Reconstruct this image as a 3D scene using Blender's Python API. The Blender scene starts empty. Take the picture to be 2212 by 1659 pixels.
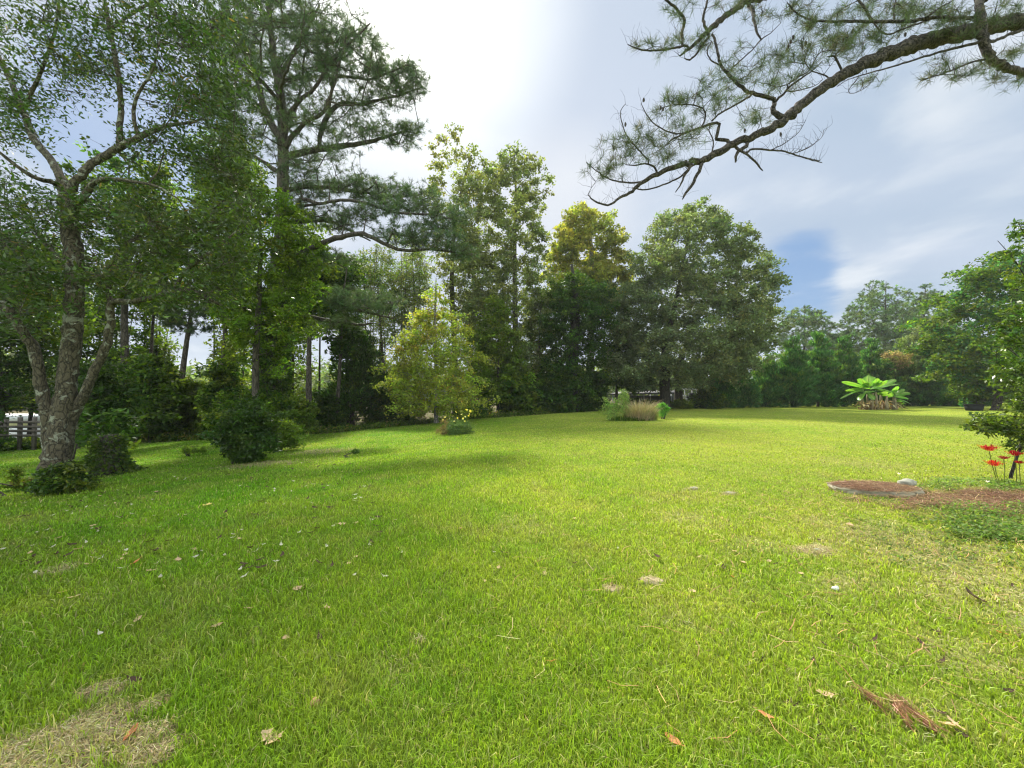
import bpy, math
import numpy as np
from mathutils import Vector, Matrix
R = math.radians
scene = bpy.context.scene
COL = scene.collection

# ------------------------------------------------------------------ camera, world, sun, exposure
F0 = 833.0                      # focal length in the pixels of a 2212 x 1659 view of the photograph
PITCH = math.atan(20.5 / F0)
CAM = np.array([0.0, 0.0, 1.55])
def ray(px, py):
    u = (px - 1106.0) / F0; v = (829.5 - py) / F0
    ca, sa = math.cos(PITCH), math.sin(PITCH)
    return np.array([u, ca - v * sa, sa + v * ca])
cam_d = bpy.data.cameras.new('camera'); cam = bpy.data.objects.new('camera', cam_d); COL.objects.link(cam)
cam.location = CAM; cam.rotation_euler = (math.pi / 2 + PITCH, 0, 0)
cam_d.sensor_width = 36.0; cam_d.lens = 36.0 * F0 / 2212.0
cam_d.clip_start = 0.05; cam_d.clip_end = 3000
scene.camera = cam
scene.view_settings.view_transform = 'Standard'; scene.view_settings.look = 'None'
scene.view_settings.exposure = 0.95; scene.view_settings.gamma = 1.0
scene.cycles.use_denoising = True; scene.cycles.pixel_filter_type = 'BLACKMAN_HARRIS'; scene.cycles.filter_width = 1.2
scene.cycles.max_bounces = 5; scene.cycles.diffuse_bounces = 3; scene.cycles.glossy_bounces = 2
scene.cycles.transmission_bounces = 3; scene.cycles.volume_bounces = 0; scene.cycles.transparent_max_bounces = 4

SUN = ray(890, -30); SUN = SUN / np.linalg.norm(SUN)
SUN_EL = math.asin(SUN[2]); SUN_AZ = math.atan2(SUN[0], SUN[1])
sl = bpy.data.lights.new('sun', 'SUN'); sl.energy = 4.6; sl.angle = R(7); sl.color = (1.0, 0.94, 0.84)
so = bpy.data.objects.new('sun', sl); COL.objects.link(so)
so.rotation_euler = Vector(SUN).to_track_quat('Z', 'Y').to_euler(); so.location = (0, 0, 50)

class NT:
    def __init__(s, tree): s.t = tree; s.l = tree.links
    def n(s, typ, props=None, **ins):
        nd = s.t.nodes.new(typ)
        for k, v in (props or {}).items(): setattr(nd, k, v)
        for k, v in ins.items():
            key = int(k[1:]) if k[0] == 'i' and k[1:].isdigit() else k.replace('_', ' ')
            s.set(nd.inputs[key], v)
        return nd
    def set(s, sock, v):
        if isinstance(v, bpy.types.NodeSocket): s.l.new(v, sock)
        elif isinstance(v, bpy.types.Node): s.l.new(v.outputs[0], sock)
        else: sock.default_value = v
    def m(s, op, a, b=0.0, c=0.0, clamp=False):
        return s.n('ShaderNodeMath', {'operation': op, 'use_clamp': clamp}, i0=a, i1=b, i2=c).outputs[0]
    def mix(s, f, a, b, mode='MIX'):
        nd = s.t.nodes.new('ShaderNodeMix'); nd.data_type = 'RGBA'; nd.blend_type = mode; nd.clamp_factor = True
        s.set(nd.inputs[0], f)
        for i, v in ((6, a), (7, b)):
            if isinstance(v, tuple) and len(v) == 3: v = (*v, 1)
            s.set(nd.inputs[i], v)
        return nd.outputs[2]
    def mr(s, v, a, b, c=0.0, d=1.0, smooth=False):
        return s.n('ShaderNodeMapRange', {'interpolation_type': 'SMOOTHSTEP' if smooth else 'LINEAR'}, i0=v, i1=a, i2=b, i3=c, i4=d).outputs[0]
    def noise(s, vec, scale, detail=3.0, rough=0.55, dist=0.0):
        nd = s.n('ShaderNodeTexNoise', None, Scale=scale, Detail=detail, Roughness=rough, Distortion=dist)
        if vec is not None: s.set(nd.inputs['Vector'], vec)
        return nd.outputs[0]

W = bpy.data.worlds.new('World'); scene.world = W; W.use_nodes = True
w = NT(W.node_tree); W.node_tree.nodes.clear()
sky = w.n('ShaderNodeTexSky', {'sky_type': 'NISHITA', 'sun_disc': False, 'sun_elevation': SUN_EL, 'sun_rotation': SUN_AZ, 'air_density': 1.2, 'dust_density': 1.0})
tc = w.n('ShaderNodeTexCoord'); D = tc.outputs['Generated']
sep = w.n('ShaderNodeSeparateXYZ', None, i0=D)
zz = w.m('ADD', w.m('MAXIMUM', sep.outputs[2], 0.0), 0.16)
plane = w.n('ShaderNodeCombineXYZ', None, i0=w.m('DIVIDE', sep.outputs[0], zz), i1=w.m('DIVIDE', sep.outputs[1], zz), i2=0.0).outputs[0]
rot = w.n('ShaderNodeMapping', None, Vector=w.n('ShaderNodeMapping', None, Vector=plane, Rotation=(0, 0, R(64))).outputs[0], Scale=(0.62, 1.15, 1.0)).outputs[0]
n1 = w.noise(rot, 1.1, 6.0, 0.55, 0.25)
n2 = w.noise(plane, 2.1, 5.0, 0.5, 0.3)
n3 = w.noise(plane, 0.45, 3.0, 0.5, 0.6)
def lobe(px, py, a, b):
    d = ray(px, py); d = d / np.linalg.norm(d)
    dot = w.n('ShaderNodeVectorMath', {'operation': 'DOT_PRODUCT'}, i0=D, i1=tuple(d)).outputs['Value']
    return w.mr(dot, math.cos(R(b)), math.cos(R(a)), 0, 1, True)
tex = w.m('ADD', w.m('MULTIPLY', n1, 0.55), w.m('MULTIPLY', n2, 0.45))
bright = w.mr(tex, 0.46, 0.64, 0, 1, True)
cl_dark = (0.48, 0.60, 0.76); cl_mid = (0.62, 0.71, 0.86); cl_lit = (0.90, 0.95, 1.0)
cloud = w.mix(w.mr(n3, 0.38, 0.6, 0, 1, True), cl_dark, cl_mid)
cloud = w.mix(w.m('MULTIPLY', bright, 0.8), cloud, cl_lit)
blue = w.n('ShaderNodeMix', {'data_type': 'RGBA', 'blend_type': 'MULTIPLY'}, i0=1.0)
w.l.new(sky.outputs[0], blue.inputs[6]); blue.inputs[7].default_value = (0.065, 0.075, 0.10, 1)
gap = w.m('ADD', w.m('MULTIPLY', lobe(1735, 590, 1, 6), 0.8), w.m('ADD', w.m('MULTIPLY', lobe(235, 245, 3, 10), 1.0), w.m('ADD', w.m('MULTIPLY', lobe(1715, 655, 1, 6), 0.6), w.m('MULTIPLY', lobe(380, 330, 2, 9), 0.9))))
gapn = w.mr(w.m('SUBTRACT', w.m('ADD', gap, 0.12), w.m('MULTIPLY', w.m('SUBTRACT', tex, 0.44), 4.0)), 0.2, 1.0, 0, 1, True)
gapcol = w.mix(0.6, blue.outputs[2], (0.26, 0.48, 0.80))
skyc = w.mix(w.m('MULTIPLY', gapn, 0.9), cloud, gapcol)
# the sun behind thin cloud lights it up; two thinner places in the cloud further down
g1 = w.m('ADD', w.m('MULTIPLY', lobe(860, 10, 1, 10), .8), w.m('MULTIPLY', lobe(860, 10, 2, 22), .35))
g2 = w.m('MULTIPLY', lobe(1210, 470, 1, 13), 0.6)
g3 = w.m('MULTIPLY', lobe(860, 60, 10, 55), 0.48)
skyc = w.mix(g3, skyc, (0.80, 0.86, 0.98)); skyc = w.mix(g2, skyc, (0.92, 0.95, 1.0))
skyc = w.mix(g1, skyc, (2.0, 2.0, 1.9))
lowh = w.mr(sep.outputs[2], 0.0, 0.2, 0.6, 0.0, True)
skyc = w.mix(lowh, skyc, (0.80, 0.87, 0.97))
backk = w.mr(sep.outputs[1], 0.1, -0.6, 0.0, 1.8, True); topk = w.mr(sep.outputs[2], 0.74, 0.95, 0.0, 0.7, True)
kk_ = w.m('ADD', 1.0, w.m('ADD', backk, topk))          # added fill light: unseen sky overhead and behind the viewer made brighter
skyc = w.mix(1.0, skyc, w.n('ShaderNodeCombineColor', None, i0=kk_, i1=w.m('POWER', kk_, .96), i2=w.m('POWER', kk_, .80)).outputs[0], 'MULTIPLY')
bg = w.n('ShaderNodeBackground', None, Strength=0.50); w.l.new(skyc, bg.inputs[0])
w.l.new(bg.outputs[0], w.n('ShaderNodeOutputWorld').inputs[0])

# ------------------------------------------------------------------ ground shape and pixel helpers
def gz(x, y):
    x = np.asarray(x, float); y = np.asarray(y, float)
    def f(a): return 1.8 * np.tanh(0.055 * 3 * np.log1p(np.exp(np.clip(a / 3, -40, 40))) / 1.8)
    z = -(f(-x + 0.3 * y - 2) - f(np.array(-2.0)))
    return z + 0.012 * np.sin(x * 1.7 + 0.6 * np.sin(y * 1.1)) * np.sin(y * 1.3 + 1.0) + 0.03 * np.sin(x * 0.31 + 1.3) * np.sin(y * 0.27)
def G(px, py):
    d = ray(px, py); lo, hi = 0.3, 0.3
    for k in range(4000):
        hi = lo * 1.01
        p = CAM + d * hi
        if p[2] < gz(p[0], p[1]): break
        lo = hi
    for k in range(20):
        m = (lo + hi) / 2; p = CAM + d * m
        if p[2] < gz(p[0], p[1]): hi = m
        else: lo = m
    p = CAM + d * hi; return np.array([p[0], p[1], float(gz(p[0], p[1]))])
def P(px, py, depth):
    d = ray(px, py); return CAM + d * (depth / d[1])
def thick(px, hw): return hw / math.sqrt(1 + ((px - 1106) / F0) ** 2)
def GD(px, depth):                                   # ground point under a pixel column at a distance
    x = (px - 1106.0) / F0 * depth; return np.array([x, depth, float(gz(x, depth))])

# ------------------------------------------------------------------ materials
def vary(hexlike): return hexlike
def mat(name):
    m = bpy.data.materials.new(name); m.use_nodes = True; m.node_tree.nodes.clear()
    return m, NT(m.node_tree)
def out(t, sh): t.l.new(sh, t.n('ShaderNodeOutputMaterial').inputs[0])
def leaf_mat(name, transl=0.5, rough=0.5, spec=0.2, noise_s=0.6):
    m, t = mat(name)
    c = t.n('ShaderNodeAttribute', {'attribute_name': 'Col'}).outputs[0]
    pos = t.n('ShaderNodeNewGeometry').outputs['Position']
    nz = t.noise(pos, noise_s, 2.0)
    hsv = t.n('ShaderNodeHueSaturation', None, Hue=t.mr(nz, 0.3, 0.7, 0.485, 0.515), Value=t.mr(nz, 0.3, 0.7, 0.95, 1.4), Color=c)
    p = t.n('ShaderNodeBsdfPrincipled', None, Base_Color=hsv.outputs[0], Roughness=rough)
    p.inputs['Specular IOR Level'].default_value = spec
    tcol = t.mix(1.0, hsv.outputs[0], (1.35, 1.5, 0.55), 'MULTIPLY')
    tr = t.n('ShaderNodeBsdfTranslucent', None, Color=tcol)
    mx = t.n('ShaderNodeMixShader', None, Fac=transl); t.l.new(p.outputs[0], mx.inputs[1]); t.l.new(tr.outputs[0], mx.inputs[2])
    out(t, mx.outputs[0]); return m
LEAF = leaf_mat('leaf'); GLOSSLEAF = leaf_mat('glossy leaf', 0.4, 0.35, 0.4)
NEEDLE = leaf_mat('pine needle', 0.25, 0.6, 0.2); STRAW = leaf_mat('dry straw', 0.25, 0.8, 0.1)
BLADE = leaf_mat('grass blade', 0.5, 0.5, 0.3, 0.35); PETAL = leaf_mat('petal', 0.4, 0.6, 0.2)
def bark_mat(name, dark, light, lichen=None, sc=6.0, zs=0.25, lich_amt=0.55, bump=0.6):
    m, t = mat(name)
    o = t.n('ShaderNodeTexCoord').outputs['Object']
    mp = t.n('ShaderNodeMapping', None, Vector=o, Scale=(1, 1, zs)).outputs[0]
    a = t.noise(mp, sc * 3, 6.0, 0.7, 0.4)
    v = t.n('ShaderNodeTexVoronoi', {'feature': 'DISTANCE_TO_EDGE'}, Vector=t.n('ShaderNodeVectorMath', {'operation': 'ADD'}, i0=mp, i1=t.n('ShaderNodeVectorMath', {'operation': 'SCALE'}, i0=t.n('ShaderNodeTexNoise', None, Vector=mp, Scale=sc).outputs[1], Scale=0.25).outputs[0]).outputs[0], Scale=sc * 1.6).outputs[0]
    crack = t.mr(v, 0.0, 0.14)
    c = t.mix(t.mr(a, 0.32, 0.68), dark, light)
    c = t.mix(t.m('SUBTRACT', 1.0, crack), c, tuple(x * 0.35 for x in dark))
    if lichen:
        l = t.mr(t.noise(o, 5.0, 5.0, 0.65, 0.8), 0.62 - 0.16 * lich_amt, 0.70 - 0.16 * lich_amt)
        c = t.mix(l, c, lichen)
    p = t.n('ShaderNodeBsdfPrincipled', None, Base_Color=c, Roughness=0.9)
    h = t.m('ADD', t.m('MULTIPLY', crack, 0.6), t.m('MULTIPLY', a, 0.5))
    b = t.n('ShaderNodeBump', None, Strength=bump, Distance=0.04, Height=h); t.l.new(b.outputs[0], p.inputs['Normal'])
    out(t, p.outputs[0]); return m
BARK = bark_mat('bark', (0.05, 0.04, 0.03), (0.13, 0.11, 0.09))
BARK_LICH = bark_mat('lichen bark', (0.055, 0.045, 0.026), (0.13, 0.11, 0.07), (0.25, 0.26, 0.20), 7.0, 0.5, 0.45)
BARK_PINE = bark_mat('pine bark', (0.035, 0.03, 0.027), (0.14, 0.115, 0.10), None, 10.0, 1.0, 0, 1.0)
BARK_PALE = bark_mat('pale bark', (0.22, 0.20, 0.17), (0.48, 0.45, 0.40), None, 5.0, 0.4)
BARK_DARK = bark_mat('dark bark', (0.02, 0.018, 0.013), (0.06, 0.05, 0.038))
def plain(name, col, rough=0.6, nscale=8.0, amt=0.25, metal=0.0, bump=0.0, spec=0.5):
    m, t = mat(name)
    o = t.n('ShaderNodeTexCoord').outputs['Object']
    nz = t.noise(o, nscale, 5.0, 0.6)
    c = t.mix(t.mr(nz, 0.3, 0.7), tuple(x * (1 - amt) for x in col), tuple(min(1, x * (1 + amt)) for x in col))
    p = t.n('ShaderNodeBsdfPrincipled', None, Base_Color=c, Roughness=rough, Metallic=metal)
    p.inputs['Specular IOR Level'].default_value = spec
    if bump:
        b = t.n('ShaderNodeBump', None, Strength=bump, Distance=0.02, Height=nz); t.l.new(b.outputs[0], p.inputs['Normal'])
    out(t, p.outputs[0]); return m

# ------------------------------------------------------------------ geometry collector
class Geo:
    def __init__(s): s.v = []; s.q = []; s.t = []; s.c = []; s.n = 0
    def add(s, v, q=None, t=None, c=None):
        v = np.asarray(v, np.float32).reshape(-1, 3)
        if q is not None and len(q): s.q.append(np.asarray(q, np.int64).reshape(-1, 4) + s.n)
        if t is not None and len(t): s.t.append(np.asarray(t, np.int64).reshape(-1, 3) + s.n)
        cc = np.empty((len(v), 3), np.float32); cc[:] = (0.5, 0.5, 0.5) if c is None else c
        s.v.append(v); s.c.append(cc); s.n += len(v); return s
    def mesh(s, name, m, smooth=False, origin=None, dim=1.0):
        V = np.concatenate(s.v); C = np.concatenate(s.c) * dim
        if origin is not None: V = V - np.asarray(origin, np.float32)
        Q = np.concatenate(s.q) if s.q else np.zeros((0, 4), np.int64)
        T = np.concatenate(s.t) if s.t else np.zeros((0, 3), np.int64)
        me = bpy.data.meshes.new(name)
        me.vertices.add(len(V)); me.vertices.foreach_set('co', V.ravel())
        nl = Q.size + T.size; me.loops.add(nl)
        me.loops.foreach_set('vertex_index', np.concatenate([Q.ravel(), T.ravel()]).astype(np.int32))
        me.polygons.add(len(Q) + len(T))
        ls = np.concatenate([np.arange(len(Q)) * 4, Q.size + np.arange(len(T)) * 3]).astype(np.int32)
        me.polygons.foreach_set('loop_start', ls)
        if smooth: me.polygons.foreach_set('use_smooth', np.ones(len(ls), bool))
        me.update(calc_edges=True)
        a = me.color_attributes.new('Col', 'FLOAT_COLOR', 'POINT')
        a.data.foreach_set('color', np.concatenate([C, np.ones((len(C), 1), np.float32)], 1).ravel())
        me.materials.append(m); return me
    def obj(s, name, m, parent=None, smooth=False, loc=None, dim=1.0):
        base = loc if loc is not None else (np.array(parent['_o']) if parent is not None and '_o' in parent else np.zeros(3))
        o = bpy.data.objects.new(name, s.mesh(name, m, smooth, base, dim)); COL.objects.link(o)
        if parent is not None: o.parent = parent
        else: o.location = base
        return o
def tag(o, label=None, cat=None, group=None, kind=None):
    if label: o['label'] = label
    if cat: o['category'] = cat
    if group: o['group'] = group
    if kind: o['kind'] = kind
    return o
ROOTS = []
def thing(name, loc, label, cat, group=None):
    o = bpy.data.objects.new(name, None); COL.objects.link(o); o.location = [float(x) for x in loc]
    o.empty_display_size = 0.3
    o['_o'] = [float(x) for x in loc]; ROOTS.append(o)
    return tag(o, label, cat, group)

def unit(v): return v / (np.linalg.norm(v, axis=-1, keepdims=True) + 1e-9)
def rdir(rng, n): return unit(rng.normal(size=(n, 3)))
def frame(d):
    up = np.where(np.abs(d[:, 2:3]) > 0.9, np.array([[1.0, 0, 0]]), np.array([[0, 0, 1.0]]))
    a = unit(np.cross(d, up)); return a, np.cross(d, a)
def cones(g, A, B, ra, rb, k=5, c=None):             # independent tapered sticks A->B, vectorised
    A = np.asarray(A, float); B = np.asarray(B, float); n = len(A)
    if n == 0: return g
    d = unit(B - A); u, v = frame(d); th = np.arange(k) / k * 2 * np.pi
    ring = u[:, None, :] * np.cos(th)[None, :, None] + v[:, None, :] * np.sin(th)[None, :, None]
    ra = np.broadcast_to(ra, n); rb = np.broadcast_to(rb, n)
    V = np.concatenate([(A - d * ra[:, None] * .3)[:, None] + ring * ra[:, None, None], (B + d * rb[:, None] * .3)[:, None] + ring * rb[:, None, None]], 1)
    i = np.arange(k); j = (i + 1) % k
    q = np.stack([i, j, j + k, i + k], 1)[None] + (np.arange(n) * 2 * k)[:, None, None]
    return g.add(V.reshape(-1, 3), q.reshape(-1, 4), c=c)
def tube(g, pts, rad, k=12, c=None, rng=None, rough=0.0, cap=True):   # one smooth joined tube
    pts = np.asarray(pts, float); n = len(pts); d = unit(np.gradient(pts, axis=0))
    u = unit(np.cross(d[0], [0.3, 1, 0.2]))[None][0]; th = np.arange(k) / k * 2 * np.pi; V = []
    for i in range(n):
        u = u - d[i] * np.dot(u, d[i]); u = u / np.linalg.norm(u); v = np.cross(d[i], u)
        rr = rad[i] * (1 + (rng.normal(size=k) * rough if rng is not None else 0))
        V.append(pts[i] + (u[None] * np.cos(th)[:, None] + v[None] * np.sin(th)[:, None]) * np.asarray(rr).reshape(-1, 1))
    V.append(pts[:1]); V.append(pts[-1:]); V = np.concatenate(V)
    i = np.arange(k); j = (i + 1) % k
    q = np.concatenate([np.stack([i, j, j + k, i + k], 1) + r * k for r in range(n - 1)])
    t = np.concatenate([np.stack([j, i, np.full(k, n * k)], 1), np.stack([i + (n - 1) * k, j + (n - 1) * k, np.full(k, n * k + 1)], 1)]) if cap else None
    return g.add(V, q, t, c)
def curve(pts, step=0.3):                             # Catmull-Rom resample; columns beyond 3 ride along
    p = np.asarray(pts, float)
    if len(p) < 3:
        L = np.linalg.norm(p[1, :3] - p[0, :3]); k = max(2, int(L / step) + 1); s = np.linspace(0, 1, k)[:, None]
        return p[0] * (1 - s) + p[1] * s
    q = np.vstack([2 * p[0] - p[1], p, 2 * p[-1] - p[-2]]); o = []
    for i in range(1, len(q) - 2):
        L = np.linalg.norm(q[i + 1, :3] - q[i, :3]); k = max(1, int(math.ceil(L / step)))
        t = (np.arange(k) / k)[:, None]; a, b, c, d = q[i - 1], q[i], q[i + 1], q[i + 2]
        o.append(0.5 * (2 * b + (c - a) * t + (2 * a - 5 * b + 4 * c - d) * t ** 2 + (3 * b - a - 3 * c + d) * t ** 3))
    o.append(p[-1:]); return np.vstack(o)
def leaves(g, pos, L, Wd, col, rng, up=0.5, droop=0.1, fold=0.12, axis=None):
    n = len(pos)
    if n == 0: return g
    a = rdir(rng, n) if axis is None else unit(axis + rng.normal(size=(n, 3)) * 0.35)
    a[:, 2] = a[:, 2] * (1 - up * 0.6) - droop; a = unit(a)
    nn = unit(rdir(rng, n) + np.array([0, 0, 1.0]) * up * 1.8)
    s = unit(np.cross(a, nn)); nn = np.cross(s, a)
    L = (L * rng.uniform(0.5, 1.5, n))[:, None]; Wd = (Wd * rng.uniform(0.7, 1.25, n))[:, None]
    mid = pos + a * L * 0.45 + nn * Wd * fold
    V = np.stack([pos, mid + s * Wd * 0.5, pos + a * L, mid - s * Wd * 0.5], 1).reshape(-1, 3)
    q = np.arange(n * 4).reshape(-1, 4)
    return g.add(V, q, c=np.repeat(col, 4, 0))
def needles(g, pos, ax, n, L, wd, col, rng, spread=0.9):               # tufts of thin blades
    m = len(pos)
    if m == 0: return g
    p = np.repeat(pos, n, 0); a = np.repeat(unit(ax), n, 0)
    d = unit(a * rng.uniform(0.15, 1.0, (m * n, 1)) + rdir(rng, m * n) * spread)
    s = unit(np.cross(d, rdir(rng, m * n))); LL = L * rng.uniform(0.7, 1.2, (m * n, 1))
    st = p - a * rng.uniform(0, 0.5, (m * n, 1)) * L
    mid = st + d * LL * 0.55 - np.array([0, 0, 1.0]) * LL * 0.02
    tip = st + d * LL - np.array([0, 0, 1.0]) * LL * 0.12
    V = np.stack([st - s * wd * .5, st + s * wd * .5, mid + s * wd * .5, mid - s * wd * .5, tip], 1).reshape(-1, 3)
    b = (np.arange(m * n) * 5)[:, None]
    cc = np.repeat(col, n, 0) * rng.uniform(0.75, 1.25, (m * n, 1))
    return g.add(V, b + np.array([0, 1, 2, 3]), b + np.array([3, 2, 4]), c=np.repeat(cc, 5, 0))
def palette(rng, n, cols, jit=0.16):
    cols = np.asarray([c[:3] for c in cols]), np.asarray([c[3] for c in cols])
    i = rng.choice(len(cols[0]), n, p=cols[1] / cols[1].sum())
    return cols[0][i] * np.exp(rng.normal(0, jit, (n, 1))) * np.exp(rng.normal(0, jit * 0.3, (n, 3)))

# ------------------------------------------------------------------ branching skeleton
class Skel:
    def __init__(s): s.p = []; s.par = []; s.r = []; s.ok = []
    def chain(s, pts, rad=None, parent=-1, ok=True):
        ids = []
        for i, q in enumerate(pts):
            s.p.append(np.asarray(q, float)); s.par.append(parent); s.r.append(0.0 if rad is None else float(rad[i]))
            s.ok.append(ok if isinstance(ok, bool) else bool(ok(q))); parent = len(s.p) - 1; ids.append(parent)
        return ids
    def near(s, q): return int(np.argmin(np.linalg.norm(np.array(s.p) - np.asarray(q), axis=1)))
    def grow(s, T, rng, centre, step=0.35, rtip=0.006, down=0.9, jit=0.05, sag=0.12, expo=2.3):
        T = np.asarray(T); order = np.argsort(np.linalg.norm((T - centre) * [1, 1, 0.5], axis=1) * rng.uniform(0.8, 1.25, len(T)))
        tips = []
        for k in order:
            t = T[k]; A = np.array(s.p); dv = t - A; dist = np.linalg.norm(dv, axis=1) + 1e-6
            cost = dist * (1 + down * np.clip(-dv[:, 2] / dist + 0.15, 0, 2)); cost[~np.array(s.ok)] = 1e9
            i = int(np.argmin(cost)); a = s.p[i]; L = dist[i]; m = max(1, int(L / step))
            u = np.linspace(0, 1, m + 1)[1:, None]; out_ = dv[i] * [1, 1, 0.3]
            ctrl = a + dv[i] * 0.5 + out_ * 0.12 + np.array([0, 0, -sag * L]) + rng.normal(size=3) * jit * L
            pts = a * (1 - u) ** 2 + 2 * ctrl * u * (1 - u) + t * u ** 2
            if m > 1: pts[:-1] += rng.normal(size=(m - 1, 3)) * jit * min(step, L) * 0.7
            ids = s.chain(pts, None, i); tips.append((ids[-1], k))
        cnt = np.zeros(len(s.p)); has = np.zeros(len(s.p), bool)
        for i in range(len(s.p) - 1, -1, -1):
            if not has[i]: cnt[i] += 1
            if s.par[i] >= 0: cnt[s.par[i]] += cnt[i]; has[s.par[i]] = True
        rr = rtip * cnt ** (1 / expo)
        for i in range(len(s.p)):
            if s.r[i] == 0: s.r[i] = float(rr[i] if s.par[i] < 0 else min(rr[i], s.r[s.par[i]] * 0.92))
        s.tips = tips
    def sticks(s, g, first=0, k=5, c=None):
        idx = [i for i in range(first, len(s.p)) if s.par[i] >= 0]
        p = np.array(s.p); r = np.array(s.r); pa = np.array([s.par[i] for i in idx]); idx = np.array(idx)
        if len(idx): cones(g, p[pa], p[idx], np.minimum(r[pa], r[idx] * 1.35), r[idx], k, c)
        return g

def rows_targets(rows, D, n, rng, flat=0.8, edge=0.35, cy=0.0):
    rows = np.asarray(rows, float); ys = rows[:, 0]
    wgt = np.maximum(rows[:, 2] - rows[:, 1], 1) ** 1.6
    yy = rng.uniform(ys[0], ys[-1], n * 8); ww = np.interp(yy, ys, wgt); yy = yy[rng.uniform(0, ww.max(), len(yy)) < ww][:n]
    xl = np.interp(yy, ys, rows[:, 1]); xr = np.interp(yy, ys, rows[:, 2])
    th = rng.uniform(0, 2 * np.pi, len(yy)); r = rng.uniform(0, 1, len(yy)) ** edge
    cx = (xl + xr) / 2; ph = rng.uniform(0, 6.3, 3); sc_ = 2 * np.pi / max(ys[-1] - ys[0], 1)
    hw = (xr - xl) / 2 * (1 + .08 * np.sin(2 * th + ph[0] + yy * sc_ * 1.5) + .10 * np.sin(5 * th + ph[1] + yy * sc_ * 3.3) + .10 * np.sin(3 * th + ph[2] - yy * sc_ * 5.1)) * rng.uniform(.9, 1.1, len(yy))
    px = cx + hw * r * np.cos(th); dep = D + cy + hw / F0 * D * flat * r * np.sin(th)
    T = np.array([P(a, b, D) for a, b in zip(px, yy)]); T[:, 1] = dep; return T

def spray(tips, rng, per, rad, flat=0.6):
    c = np.repeat(tips, per, 0); o = rdir(rng, len(c)) * rng.uniform(0.2, 1, (len(c), 1)) ** 0.6 * rad * np.repeat(rng.uniform(.55, 1.35, (len(tips), 1)), per, 0); o[:, 2] *= flat
    return c + o

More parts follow.
